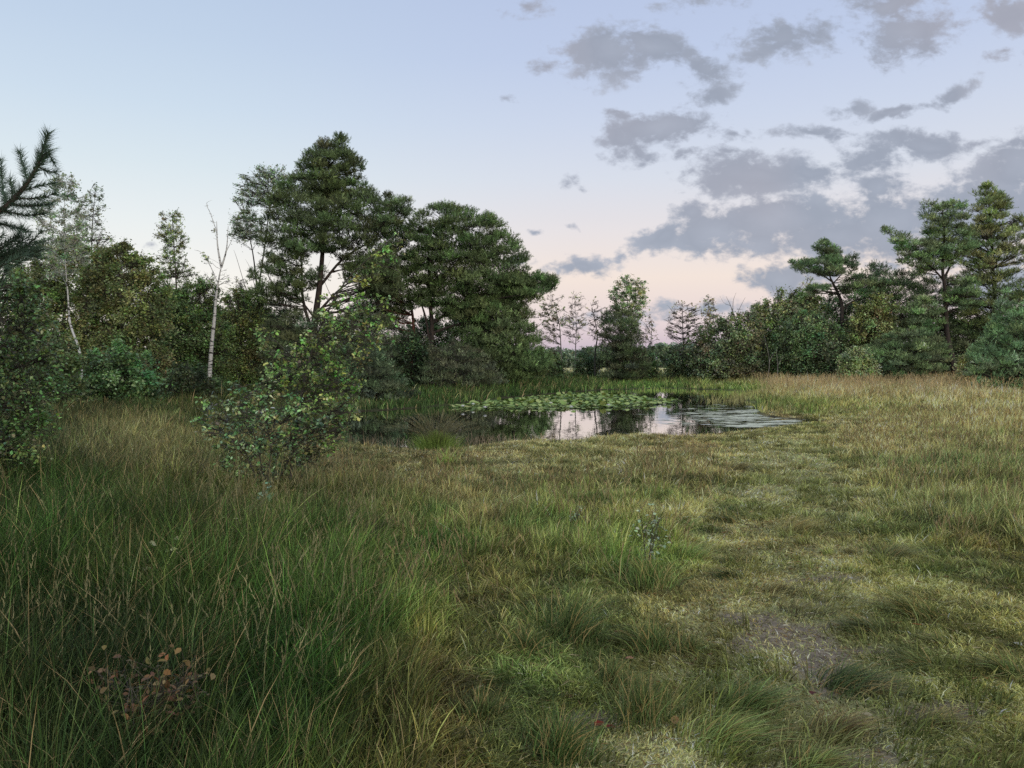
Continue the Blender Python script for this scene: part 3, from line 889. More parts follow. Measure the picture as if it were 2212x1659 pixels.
tree('spruce_tree', 'dense dark conifer standing alone beyond the pond', 56,
     [(1342, 826), (1342, 760), (1342, 690)], .14,
     [{'poly': [(1298, 720), (1305, 690), (1320, 672), (1345, 665), (1372, 690), (1382, 740), (1398, 800), (1390, 822), (1305, 824), (1298, 780)], 'n': 90, 'lr': 16}],
     kind='pine', per=46, flat=.55, size=.26, tk=12, col=(62, 74, 56), bark=B_GREY, seed=34, group=G_C, extra=[([(1310, 700), (1303, 680)], .03)])
tree('poplar_tree', 'light leafy upright poplar top rising behind the lone dark conifer', 60,
     [(1360, 822), (1358, 740), (1358, 680), (1352, 620)], .1,
     [[(1320, 650), (1328, 606), (1346, 600), (1362, 604), (1384, 606), (1396, 622), (1394, 690), (1376, 725), (1332, 715)]],
     n=52, per=75, lr=12, size=.17, col=(112, 122, 88), seed=35, group=G_C, twig=.4)
tree('birch_tree', 'faint bare birch just right of the lone dark conifer', 64,
     [(1396, 815), (1402, 770), (1408, 710), (1405, 680)], .05,
     [[(1385, 720), (1395, 675), (1415, 690), (1418, 740), (1398, 770)]], n=20, per=24, lr=10, col=(130, 118, 92), seed=36, bare=.6, **thin)
for (u, w, lab, sd) in [(1268, 30, 'low green bush left of the lone dark conifer', 37), (1400, 22, 'low green bush against the right foot of the lone dark conifer', 38),
                        (1192, 30, 'low bush on the tan field under the slim half-bare birch', 39)]:
    tree('alder_bush', lab, 60, [(u, 822), (u, 800), (u + 2, 775)], .05, [[(u - w, 790), (u - 10, 758), (u + 12, 756), (u + w, 785), (u + w, 822), (u - w, 822)]],
         cat='bush', n=34, per=130, lr=13, size=.15, col=(80, 92, 62), seed=sd, group='low bushes beyond the pond')
tree('birch_tree', 'spreading bare birch alone in the gap right of the conifer', 61,
     [(1475, 815), (1476, 760), (1475, 710), (1474, 662)], .09,
     [[(1432, 715), (1440, 680), (1470, 650), (1500, 655), (1520, 690), (1515, 730), (1480, 745), (1445, 735)]], n=54, per=30, lr=12, col=(122, 112, 84), seed=40, bare=.85,
     **{**thin, 'bark': B_GREY})
tree('alder_bush', 'dark bush under the spreading bare birch', 59, [(1476, 822), (1476, 800), (1474, 775)], .07,
     [[(1436, 800), (1445, 770), (1475, 750), (1505, 765), (1515, 822), (1440, 824)]], cat='bush', n=46, per=150, lr=14, size=.15, col=(72, 80, 56), seed=41,
     group='low bushes beyond the pond')
tree('birch_tree', 'thin pale twiggy birch poking above the domed thicket', 66,
     [(1538, 815), (1536, 740), (1533, 690), (1528, 648)], .06,
     [[(1512, 670), (1520, 642), (1548, 648), (1555, 690), (1540, 720), (1518, 710)]], n=30, per=26, lr=10, col=(140, 122, 96), seed=42, bare=.5, **thin)
tree('dead_tree', 'leafless forked snag sticking up from the domed thicket', 66,
     [(1590, 815), (1590, 740), (1587, 690), (1578, 660), (1568, 640)], .07, [],
     bark=B_PALE, seed=43, group=G_C, extra=[([(1588, 695), (1597, 668), (1610, 642)], .035), ([(1583, 675), (1584, 650), (1590, 632)], .03), ([(1597, 668), (1606, 668)], .02),
                                             ([(1578, 660), (1565, 655), (1555, 640)], .02)])

# --- the wood on the right
tree('willow_tree', 'brownish domed willow thicket forming the left end of the right wood', 57,
     [(1572, 824), (1572, 770), (1570, 730)], .1,
     [[(1490, 780), (1500, 730), (1525, 705), (1570, 690), (1620, 682), (1650, 720), (1650, 822), (1500, 824)]],
     n=120, per=210, lr=20, size=.16, col=(84, 86, 62), seed=50, ck=2.7, group=G_R, extra=[([(1572, 800), (1545, 750), (1525, 720)], .06), ([(1574, 800), (1610, 750), (1630, 710)], .06)])
tree('oak_tree', 'olive-green round oak behind the brownish domed thicket', 60,
     [(1672, 824), (1672, 760), (1670, 710)], .12,
     [[(1630, 720), (1645, 670), (1690, 632), (1735, 630), (1770, 660), (1780, 720), (1770, 822), (1630, 824)]],
     n=115, per=220, lr=21, size=.17, col=(94, 98, 62), seed=51, ck=2.7, group=G_R)
tree('oak_tree', 'green bushy oak directly below the twisted pine', 56,
     [(1735, 824), (1735, 770), (1735, 720)], .12,
     [[(1680, 740), (1695, 700), (1730, 680), (1790, 690), (1820, 730), (1822, 822), (1680, 824)]],
     n=105, per=220, lr=20, size=.15, col=(78, 92, 62), seed=52, ck=2.7, group=G_R)
tree('pine_tree', 'small pine top peeking over the left end of the right wood', 72,
     [(1644, 815), (1643, 740), (1642, 665)], .09,
     [{'poly': [(1618, 690), (1625, 665), (1642, 655), (1668, 668), (1672, 700), (1630, 710)], 'n': 22, 'lr': 13}], per=36, flat=.6, col=(74, 94, 76), seed=53, ck=2.7, group=G_R, **pine_kw)
tree('birch_tree', 'pale leafy birch crown at the left of the twisted pine', 68,
     [(1712, 815), (1712, 720), (1720, 650)], .08,
     [[(1690, 660), (1710, 630), (1745, 605), (1765, 620), (1765, 660), (1700, 680)]], n=34, per=70, lr=13, size=.15, col=(130, 122, 96), seed=54, ck=2.7, group=G_R, bark=B_PALE, twig=.5)
tree('pine_tree', 'twisted pine with flat windswept crown and bent orange-grey trunk', 58,
     [(1817, 822), (1820, 740), (1819, 695), (1818, 656), (1809, 631), (1798, 609), (1792, 592), (1790, 550)], .2,
     [{'poly': [(1706, 570), (1735, 558), (1765, 566), (1800, 560), (1846, 552), (1848, 580), (1830, 600), (1780, 600), (1730, 590)], 'n': 34, 'lr': 13},
      {'poly': [(1760, 540), (1766, 520), (1780, 522), (1812, 542), (1812, 566), (1775, 562)], 'n': 15, 'lr': 11},
      {'poly': [(1815, 620), (1840, 596), (1900, 596), (1925, 620), (1900, 645), (1830, 645)], 'n': 26, 'lr': 14},
      {'poly': [(1740, 625), (1780, 612), (1800, 630), (1760, 640)], 'n': 6, 'lr': 10}],
     kind='pine', per=56, flat=.6, size=.23, tk=16, col=(72, 92, 70), bark=B_PINE, seed=55, ck=2.7, group=G_R, rise=.1,
     extra=[([(1798, 609), (1770, 590), (1740, 580), (1715, 570)], .06), ([(1818, 670), (1845, 650), (1890, 640), (1920, 635)], .07), ([(1800, 612), (1820, 590), (1835, 570)], .05),
            ([(1818, 730), (1795, 722), (1770, 725)], .04)])
tree('pine_tree', 'wide dark pine filling the middle of the right wood', 61,
     [(1930, 822), (1932, 740), (1930, 640)], .2,
     [{'poly': [(1845, 640), (1855, 595), (1890, 575), (1925, 580), (1965, 590), (2005, 575), (2020, 640), (2000, 720), (1930, 740), (1850, 700)], 'n': 90, 'lr': 20}],
     per=60, flat=.62, col=(68, 86, 62), seed=56, ck=2.7, group=G_R, **pine_kw)
tree('oak_tree', 'rounded green oak behind the bent trunk of the twisted pine', 64,
     [(1780, 818), (1780, 740), (1780, 690)], .12,
     [[(1690, 700), (1715, 645), (1750, 635), (1800, 645), (1850, 650), (1865, 720), (1850, 800), (1700, 800)]],
     n=80, per=220, lr=19, size=.16, col=(86, 94, 60), seed=74, group=G_R)
tree('pine_tree', 'dense pine between the middle pine and the leaning pine of the right wood', 63,
     [(2040, 818), (2042, 740), (2040, 640)], .15,
     [{'poly': [(1975, 680), (1985, 625), (2030, 600), (2090, 620), (2120, 680), (2110, 790), (1985, 790)], 'n': 90, 'lr': 20}],
     flat=.5, col=(70, 86, 60), seed=75, group=G_R, per=50, **pine_kw)
tree('oak_tree', 'yellow-brown oak standing below the middle pine of the right wood', 57,
     [(1880, 822), (1880, 760), (1880, 700)], .12,
     [[(1830, 720), (1850, 670), (1890, 645), (1925, 650), (1935, 710), (1925, 780), (1840, 790)]],
     n=80, per=220, lr=18, size=.15, col=(96, 98, 58), seed=57, ck=2.7, group=G_R)
tree('pine_tree', 'low spreading pine with layered boughs touching the tan grass', 53,
     [(1960, 828), (1960, 790), (1965, 740)], .12,
     [{'poly': [(1830, 790), (1880, 750), (1940, 720), (1990, 710), (2040, 740), (2050, 800), (2000, 828), (1850, 828)], 'n': 110, 'lr': 19}],
     kind='pine', per=60, flat=.5, size=.22, tk=16, col=(70, 88, 62), bark=B_PINE, seed=58, ck=2.7, group=G_R)
tree('pine_tree', 'leaning pine with crown swept left above the broken stub', 56,
     [(2065, 824), (2058, 780), (2048, 740), (2043, 690), (2042, 630), (2036, 580), (2040, 500), (2035, 450)], .27,
     [{'poly': [(1995, 490), (1996, 455), (2006, 430), (2025, 446), (2055, 440), (2084, 442), (2095, 490), (2110, 540), (2060, 560), (2000, 540)], 'n': 48, 'lr': 16},
      {'poly': [(1909, 495), (1930, 500), (1965, 514), (2000, 520), (2060, 540), (2050, 585), (1990, 590), (1945, 568), (1935, 535)], 'n': 40, 'lr': 15},
      {'poly': [(2040, 640), (2060, 600), (2110, 600), (2120, 660), (2060, 680)], 'n': 22, 'lr': 16},
      {'poly': [(1950, 670), (2000, 640), (2040, 680), (2030, 720), (1970, 720)], 'n': 22, 'lr': 16}],
     kind='pine', per=60, flat=.62, size=.23, tk=16, col=(78, 98, 70), bark=B_PINE, seed=59, ck=2.7, group=G_R, rise=.15,
     extra=[([(2042, 610), (2010, 575), (1960, 545), (1915, 500)], .07), ([(2040, 600), (2060, 560), (2075, 520)], .09), ([(2042, 690), (2025, 670), (2000, 660)], .05),
            ([(2040, 700), (2030, 692), (2020, 700), (2018, 740)], .04)])
tree('pine_tree', 'tall pine with pointed top at the right side of the wood', 59,
     [(2150, 822), (2150, 740), (2148, 640), (2142, 520), (2134, 415)], .24,
     [{'poly': [(2098, 430), (2112, 410), (2132, 396), (2150, 415), (2176, 430), (2178, 470), (2150, 510), (2110, 500)], 'n': 30, 'lr': 15},
      {'poly': [(2070, 560), (2090, 500), (2120, 480), (2160, 490), (2205, 468), (2226, 500), (2212, 560), (2190, 600), (2090, 610)], 'n': 66, 'lr': 17},
      {'poly': [(2075, 650), (2100, 600), (2190, 600), (2215, 650), (2215, 740), (2120, 740), (2080, 700)], 'n': 56, 'lr': 20}],
     kind='pine', per=60, flat=.62, size=.23, tk=16, col=(86, 98, 62), bark=B_PINE, seed=60, ck=2.7, group=G_R)
tree('pine_tree', 'dark low pine understory around the trunk of the leaning pine', 58,
     [(2100, 824), (2100, 780), (2100, 740)], .14,
     [{'poly': [(2030, 780), (2060, 720), (2110, 700), (2170, 720), (2200, 760), (2200, 824), (2040, 826)], 'n': 80, 'lr': 20}],
     per=60, flat=.55, col=(64, 78, 54), seed=61, ck=2.7, group=G_R, **pine_kw)
tree('pine_tree', 'pine cut by the right picture edge behind the blue-green young pine', 56,
     [(2290, 824), (2290, 700), (2285, 600)], .2,
     [{'poly': [(2195, 700), (2205, 620), (2240, 570), (2300, 550), (2380, 600), (2390, 822), (2200, 822)], 'n': 110, 'lr': 24}],
     kind='pine', per=60, flat=.62, size=.24, tk=16, col=(80, 94, 62), bark=B_PINE, seed=62, ck=2.7, group=G_R)
tree('pine_tree', 'bushy blue-green young pine at the right edge before the wood', 40,
     [(2215, 848), (2215, 780), (2212, 690)], .1,
     [{'poly': [(2092, 810), (2096, 765), (2120, 745), (2140, 715), (2150, 690), (2165, 650), (2172, 632), (2186, 690), (2200, 670), (2250, 640), (2320, 700), (2340, 845), (2110, 845)], 'n': 190, 'lr': 16}],
     kind='pine', cat='young pine', per=42, flat=.9, size=.2, tk=15, col=(82, 108, 82), bark=B_PINE, seed=63, group=G_R, ck=2.4)
tree('willow_bush', 'pale green willow bush at the edge of the tan grass below the yellow-brown oak', 50,
     [(1850, 832), (1850, 810), (1850, 780)], .05,
     [[(1808, 800), (1820, 765), (1850, 750), (1880, 765), (1900, 800), (1900, 835), (1810, 835)]], cat='bush',
     n=56, per=130, lr=13, size=.13, col=(126, 134, 90), seed=64, group='bushes along the wood edge')
tree('willow_bush', 'small yellowish bush left of the blue-green young pine', 47,
     [(2086, 836), (2086, 810), (2088, 780)], .05,
     [[(2060, 810), (2075, 765), (2100, 745), (2116, 770), (2112, 838), (2064, 838)]], cat='bush',
     n=40, per=120, lr=12, size=.12, col=(120, 118, 76), seed=65, group='bushes along the wood edge')
for (pts, r, lab, sd) in [([(1678, 822), (1680, 790), (1676, 748)], .045, 'short dead white birch pole at the edge of the right wood', 66),
                          ([(1655, 822), (1662, 780), (1650, 720)], .04, 'thin leaning white stem beside the short dead birch pole', 67)]:
    tree('birch_pole', lab, 54, pts, r, [], bark=B_PALE, seed=sd, cat='dead birch', group=G_R, extra=[([pts[1], (pts[1][0] + 12, pts[1][1] - 22)], .02)])


# --- far woods: read as one mass
def far_wood(name, Y, tops, per_m, size, col, seed, label):
    rng = np.random.default_rng(seed)
    us = np.array([t[0] for t in tops], float); vs = np.array([t[1] for t in tops], float)
    u0, u1 = us[0], us[-1]
    wid = (u1 - u0) * Y / F
    nl = int(wid * per_m)
    S = Soup(); W = Soup()
    for i in range(nl):
        u = rng.uniform(u0, u1); top = np.interp(u, us, vs) + rng.normal(0, 3)
        yy = Y + rng.uniform(-4, 10)
        r = rng.uniform(.9, 1.7)
        bot = VH + F * EYE / yy
        tz = P(u, top, yy)[2] - r * .8
        z = rng.uniform(.4, max(tz, .8)) if rng.uniform() < .7 else max(tz, .6)
        c = np.array([(u - CX) / F * yy, yy, z])
        m = 90
        pts = c + rand_dir(rng, m) * rng.uniform(.3, 1, (m, 1)) * np.array([r, r, r * .75])
        V, T, C = leaves(rng, pts, size, lin(col) * 2.0 * np.exp(rng.normal(0, .2)), .2); S.add(V, T, C)
    o = S.obj(name, M_LEAF); tag(o, label, 'wood', kind='stuff')


far_wood('far_woodland', 190, [(-300, 752), (500, 750), (1150, 756), (1180, 752), (1240, 758), (1300, 745), (1400, 748), (1440, 745), (1480, 742), (1600, 740), (2600, 745)], 7.0, .7,
         (92, 104, 84), 81, 'distant line of trees on the horizon beyond the tan field')
far_wood('far_thicket', 78, [(-200, 640), (100, 600), (330, 650), (450, 660), (560, 655), (640, 700), (900, 735), (1120, 755), (1160, 775)], 9.0, .34,
         (70, 74, 46), 82, 'dense dark thicket behind the trees left of the pond')
far_wood('far_thicket', 84, [(1500, 780), (1560, 740), (1700, 700), (1900, 680), (2150, 680), (2500, 690)], 7.5, .34,
         (76, 82, 56), 83, 'dense dark thicket behind the trees of the right wood')

# --- near pine whose bough enters at the upper left


def near_pine():
    rng = np.random.default_rng(90)
    Y = 5.6
    base = np.array([P(-330, 900, Y)[0], Y, 0.0]); base[2] = float(ground_z(base[0:1], base[1:2])[0])
    root = empty('pine_tree', base)
    tag(root, 'near long-needled pine reaching in from the upper left edge', 'tree')
    W = Soup(); S = Soup()
    top = base + np.array([-.1, .1, 6.5])
    tp = smooth_path([base - [0, 0, .1], base + [.05, 0, 1.8], base + [-.05, .1, 4], top], 5)
    V, T = tube(tp, np.linspace(.14, .02, len(tp)), 10); W.add(V, T)
    c0 = lin((60, 76, 62)) * 1.9

    def shoot(pts, r, ndl=.085, dens=520, c=c0):
        pts = smooth_path(pts, 5)
        V, T = tube(pts, np.linspace(r, r * .45, len(pts)), 6); W.add(V, T)
        seg = np.linalg.norm(np.diff(pts, axis=0), axis=1); L = seg.sum(); m = int(L * dens * .5)
        cum = np.concatenate([[0], np.cumsum(seg)])
        s = rng.uniform(0, L, m)
        pos = np.stack([np.interp(s, cum, pts[:, k]) for k in range(3)], -1)
        tan = norm(np.gradient(pts, axis=0)); ax = norm(np.stack([np.interp(s, cum, tan[:, k]) for k in range(3)], -1))
        V, T, C = tufts(rng, pos, ax, 2, .01, ndl, .0022, c, .4, spread=.62); S.add(V, T, C)

    def px(u, v, d=0.0): return P(u, v, Y + d)
    main = [base + [.05, 0, 1.6], px(-150, 590, .1), px(-60, 500), px(20, 440), px(75, 370), px(104, 288)]
    W.add(*tube(smooth_path(main, 5), np.linspace(.035, .006, 26), 7))
    shoot([px(-40, 490), px(20, 440), px(75, 370), px(104, 288)], .012, .085, 1500)
    for a, b, c in [((60, 395), (50, 355), (42, 328)), ((75, 370), (95, 345), (108, 325)), ((50, 412), (90, 400), (116, 395)), ((35, 430), (85, 428), (118, 418)),
                    ((20, 442), (70, 445), (112, 440)), ((0, 455), (55, 465), (95, 462)), ((15, 445), (5, 400), (2, 345)), ((-20, 470), (-25, 420), (-15, 370)),
                    ((-30, 480), (30, 490), (60, 500)), ((85, 350), (100, 330), (116, 352)), ((80, 360), (105, 370), (120, 372)), ((-60, 500), (-70, 450), (-60, 400)), ((30, 435), (24, 400), (22, 385))]:
        dz = rng.normal(0, .12)
        shoot([px(*a), px(b[0], b[1], dz), px(c[0], c[1], dz * 1.6)], .005, .075, 900)
    b2 = [base + [.05, 0, 1.2], px(-150, 640, -.1), px(-60, 600), px(0, 560), px(50, 545), px(80, 556)]
    W.add(*tube(smooth_path(b2, 5), np.linspace(.03, .005, 26), 7))
    shoot(b2[2:], .008, .08, 1200)
    for k in range(34):
        u = rng.uniform(-260, 20); v = rng.uniform(500, 660) - max(0, u) * .3; dd = rng.normal(0, .35)
        p = px(u, v, dd); q = p + np.array([rng.uniform(.02, .18), rng.normal(0, .06), rng.uniform(.05, .2)])
        s = px(u - rng.uniform(20, 60), v + rng.uniform(10, 50), dd * .6)
        shoot([s, p, q], .005, .075, 800)
    for k in range(14):
        u = rng.uniform(0, 70); v = rng.uniform(520, 560)
        p = px(u, v); shoot([px(u - 40, v + 25), p, p + np.array([.1, rng.normal(0, .05), rng.uniform(.02, .1)])], .004, .07, 700)
    # the rest of the crown, outside the picture but standing there
    for k in range(620):
        z = rng.uniform(1.4, 6.4); R = (6.9 - z) * .42 + .25
        a = rng.uniform(0, 2 * np.pi); rr = R * math.sqrt(rng.uniform(.1, 1))
        c = np.array([base[0] + rr * math.cos(a), base[1] + rr * math.sin(a) * 1.1, z])
        uu, vv = UV(c[0], c[1], c[2])
        if uu > -230: continue
        s = np.array([base[0], base[1], z - .15 - .15 * rr])
        if k % 4 == 0: W.add(*tube(bez(s, (s + c) / 2 + [0, 0, .08], c, 5), np.linspace(.02, .006, 5), 5))
        m = 26
        pts = c + rand_dir(rng, m) * rng.uniform(0, .28, (m, 1)); ax = norm(rand_dir(rng, m) + [0, 0, .8])
        V, T, C = tufts(rng, pts, ax, 16, .14, .08, .0022, c0, .2); S.add(V, T, C)
    W.obj('trunk', B_PINE, root, smooth=True); S.obj('crown', M_NEEDLE, root)


near_pine()
tree('birch_shrub', 'dense dark leafy shrub filling the left picture edge under the near pine', 8.6,
     [(-60, 1075), (-60, 900), (-50, 760), (-45, 640)], .04,
     [[(-260, 620), (-60, 585), (40, 600), (85, 650), (96, 720), (112, 770), (130, 830), (122, 890), (100, 950), (60, 1010), (-260, 1040)]],
     cat='shrub', n=190, per=150, lr=42, size=.042, col=(74, 90, 54), seed=91, detailed=True, mat=M_GLOSS, twig=.22, depth=.7, ck=2.2, var=.42,
     extra=[([(-60, 1040), (0, 880), (40, 720)], .015), ([(-60, 1040), (20, 930), (80, 860)], .012), ([(-60, 1040), (-150, 880), (-180, 700)], .02)])

# --- the two shrubs in the meadow
tree('willow_shrub', 'low spreading grey-leaved willow shrub in the tall grass left of the pond', 8.8,
     [(575, 1100), (580, 1030), (585, 960), (560, 880)], .016,
     [{'poly': [(430, 885), (440, 850), (470, 870), (495, 835), (515, 795), (535, 840), (590, 800), (610, 850), (700, 850), (790, 880), (760, 930), (700, 960), (690, 1000), (610, 1030), (560, 1060), (520, 1030), (470, 1010), (450, 950), (405, 925)], 'n': 165, 'lr': 17}],
     cat='shrub', per=26, size=.046, col=(82, 98, 64), seed=92, detailed=True, mat=M_GLOSS, twig=.8, ck=2.6, up=.9, tw=.7, var=.45, lvar=.35,
     extra=[([(575, 1100), (540, 1000), (500, 920), (462, 845)], .010), ([(575, 1100), (560, 980), (530, 880), (512, 800)], .010), ([(575, 1100), (620, 1000), (680, 920)], .010),
            ([(575, 1100), (520, 1040), (470, 1000)], .008), ([(580, 1090), (600, 980), (610, 850)], .010), ([(575, 1100), (640, 1040), (690, 985)], .008),
            ([(540, 1000), (480, 930), (440, 890), (418, 880)], .006)])
tree('birch_sapling', 'slender yellow-green birch sapling leaning right beside the grey-leaved willow shrub', 9.2,
     [(622, 1085), (632, 980), (650, 860), (670, 770), (705, 680), (745, 610), (800, 555), (866, 498)], .022,
     [{'poly': [(560, 800), (600, 770), (650, 740), (690, 700), (740, 690), (800, 700), (790, 760), (790, 830), (740, 880), (690, 900), (620, 860)], 'n': 115, 'lr': 18},
      {'poly': [(690, 680), (720, 620), (760, 620), (830, 640), (860, 690), (845, 740), (800, 740), (740, 720)], 'n': 34, 'lr': 18},
      {'poly': [(760, 600), (800, 555), (850, 500), (880, 520), (840, 580), (790, 620)], 'n': 11, 'lr': 14},
      {'poly': [(660, 900), (760, 870), (790, 890), (740, 960), (680, 1010), (640, 980)], 'n': 24, 'lr': 18},
      {'poly': [(545, 720), (570, 690), (600, 740), (580, 780)], 'n': 6, 'lr': 14}],
     cat='sapling', per=24, size=.044, col=(88, 102, 54), seed=93, detailed=True, mat=M_LEAF, twig=.6, ck=2.3, tw=.65, lvar=.45, var=.4,
     extra=[([(640, 920), (690, 830), (740, 770), (800, 730)], .010), ([(660, 800), (620, 760), (580, 720), (566, 700)], .007), ([(705, 680), (780, 660), (850, 690)], .006),
            ([(745, 610), (740, 560), (770, 520), (800, 500)], .005), ([(790, 560), (830, 560), (875, 600)], .004), ([(650, 860), (610, 830), (575, 790)], .006),
            ([(640, 940), (700, 900), (770, 890)], .006), ([(720, 650), (700, 600), (715, 560)], .004)])

# ------------------------------------------------------------------ grass


def blades(rng, base, h, w, lean, facing, col, nseg=3, tipc=None, curl=1.0):
    """base (n,3) h (n) w (n) lean (n,2) horizontal reach as share of height"""
    n = len(base)
    ts = np.linspace(0, 1, nseg + 1)
    side = np.stack([np.cos(facing), np.sin(facing), np.zeros(n)], -1)
    lm = np.linalg.norm(lean, axis=1)
    V = np.zeros((n, 2 * nseg + 1, 3)); C = np.zeros((n, 2 * nseg + 1, 3))
    if tipc is None: tipc = col
    for i, t in enumerate(ts):
        z = h * (t - .38 * np.minimum(lm, 1.6) * t * t * curl)
        p = base.copy()
        p[:, :2] += lean * (h * (t ** 1.7))[:, None]
        p[:, 2] += np.maximum(z, .008 * t)
        cc = col * (1 - t) + tipc * t
        if i < nseg:
            ww = (w * (1 - t * .75))[:, None]
            V[:, 2 * i] = p - side * ww; V[:, 2 * i + 1] = p + side * ww
            C[:, 2 * i] = cc; C[:, 2 * i + 1] = cc
        else:
            V[:, 2 * i] = p; C[:, 2 * i] = cc
    tri = []
    for i in range(nseg - 1):
        a = 2 * i; tri += [[a, a + 1, a + 3], [a, a + 3, a + 2]]
    a = 2 * (nseg - 1); tri.append([a, a + 1, a + 2])
    k = 2 * nseg + 1
    T = (np.arange(n)[:, None, None] * k + np.array(tri)[None]).reshape(-1, 3)
    return V.reshape(-1, 3), T, C.reshape(-1, 3)


def scatter(rng, n, d0, d1, p, margin=1.6):
    """points in the wedge ahead, count per distance ~ d^(1-p)"""
    e = 2 - p
    q = rng.uniform(0, 1, n)
    d = (d0 ** e + q * (d1 ** e - d0 ** e)) ** (1 / e) if abs(e) > 1e-6 else d0 * (d1 / d0) ** q
    hw = .665 * d + margin
    return rng.uniform(-1, 1, n) * hw, d


def grass_col(rng, x, y, c, n_straw):
    """individual plants differ: green, straw, brown"""
    g = fbm(x, y, 2.2, 3, 41); b = fbm(x, y, .8, 3, 43)
    n = len(x)
    q1 = fbm(x, y, 3.2, 3, 47); q2 = fbm(x, y, 9.0, 2, 49)
    out = c * GK * (np.clip(.5 + (q1 - .5) * 2.6, 0, 1) * .75 + .62)[:, None] * (.8 + .4 * q2)[:, None]
    straw = np.clip((g - .5) * 2.2 + rng.normal(0, .28, n) + n_straw, -.7, .8)[:, None]
    out = out * np.where(straw > 0, 1 + straw * np.array([.7, .6, .5]), 1 + straw * np.array([.5, .25, .4]))
    brown = np.clip((b - .56) * 5, 0, .8)[:, None]
    out = out * (1 - brown * np.array([.02, .12, .16]))
    return out * np.exp(rng.normal(0, .28, (n, 1)))


def long_grass(name, label, n, d0, d1, k, p, seed, nseg):
    rng = np.random.default_rng(seed)
    n = int(n * 1.12)
    x, y = scatter(rng, n, d0, d1, p, 2.0)
    sd = pond_sd(x, y)
    c, h, cov = zone(x, y)
    patch = fbm(x, y, 1.6, 3, 51)
    pth = pathness(x, y); h = h * (1 - .45 * pth)
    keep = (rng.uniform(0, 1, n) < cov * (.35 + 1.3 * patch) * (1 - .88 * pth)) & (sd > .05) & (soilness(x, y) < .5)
    x, y, c, h = x[keep], y[keep], c[keep], h[keep]
    m = len(x)
    x_, y_ = UV(x, y, 0.0); h = h * np.where((x_ > 1350) & (y_ > 1180), .6, 1) * np.where((x_ > 930) & (x_ <= 1350) & (y_ > 1250), .72, 1)
    size = h * (.4 + .85 * fbm(x, y, 1.1, 3, 53)) * np.exp(rng.normal(0, .18, m))
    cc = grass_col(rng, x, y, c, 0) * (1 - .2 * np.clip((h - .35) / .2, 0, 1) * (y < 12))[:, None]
    ang = rng.uniform(0, 2 * np.pi, m); lm = rng.uniform(.05, .5, m) + np.clip(.22 - h, 0, .2) * 4.5
    L0 = np.stack([np.cos(ang), np.sin(ang)], -1) * lm[:, None] + np.array([.12, -.02])
    idx = np.repeat(np.arange(m), k); nb = len(idx)
    rc = (.03 + .07 * size[idx]) * (1 + y[idx] * .03)
    off = rng.normal(0, 1, (nb, 2)) * rc[:, None] * .6
    bx = x[idx] + off[:, 0]; by = y[idx] + off[:, 1]
    hh = size[idx] * rng.uniform(.5, 1.15, nb)
    w = .0009 + .0024 * rng.uniform(0, 1, nb) ** 3 + by * .0004
    lean = L0[idx] + off / np.maximum(rc[:, None], .01) * .32 + rng.normal(0, .24, (nb, 2))
    bz = ground_z(bx, by) - .005
    col = cc[idx] * np.exp(rng.normal(-.08, .55, (nb, 1))) * np.exp(rng.normal(0, .08, (nb, 3)))
    dead = rng.uniform(0, 1, nb) < .07
    col[dead] = lin((150, 138, 100)) * 1.5 * np.exp(rng.normal(0, .3, (int(dead.sum()), 1)))
    tip = col * np.array([1.3, 1.12, 1.0])
    V, T, C = blades(rng, np.stack([bx, by, bz], -1), hh, w, lean, rng.uniform(0, np.pi, nb), col, nseg, tip)
    o = mk(name, V, T, M_GRASS, C=C); tag(o, label, 'grass', kind='stuff')


def short_grass(name, label, n, d0, d1, p, seed, hs):
    rng = np.random.default_rng(seed)
    n = int(n * 1.12)
    x, y = scatter(rng, n, d0, d1, p, 2.0)
    sd = pond_sd(x, y)
    c, h, cov = zone(x, y)
    soil = soilness(x, y)
    keep = (sd > .02) & (rng.uniform(0, 1, n) > soil * .68) & (rng.uniform(0, 1, n) < 1.25 - .75 * np.clip((h - .2) / .3, 0, 1))
    x, y, c = x[keep], y[keep], c[keep]; m = len(x)
    pth = pathness(x, y)[:, None]
    q = rng.choice(4, m, p=[.4, .3, .14, .16]); pal = np.array([alb((130, 126, 84)), alb((108, 118, 66)), alb((138, 132, 94)), alb((94, 84, 56))])[q] * .92
    c = c * (1 - pth * .85) + pal * pth * .85
    cc = grass_col(rng, x, y, c, .2) * np.exp(rng.normal(-.05, .5, (m, 1)))
    flow = fbm(x, y, .9, 2, 61) * 9
    a = flow + rng.normal(0, 1.5, m)
    lm = rng.uniform(.3, 1.9, m)
    lean = np.stack([np.cos(a), np.sin(a)], -1) * lm[:, None]
    hh = hs * np.exp(rng.normal(0, .35, m)) * (1 + .012 * y) * (1 - .3 * pth[:, 0])
    w = .001 + .0026 * rng.uniform(0, 1, m) ** 2 + y * .00042
    V, T, C = blades(rng, np.stack([x, y, ground_z(x, y) - .003], -1), hh, w, lean, rng.uniform(0, np.pi, m), cc, 2, cc * np.array([1.25, 1.1, .95]))
    o = mk(name, V, T, M_GRASS, C=C); tag(o, label, 'grass', kind='stuff')


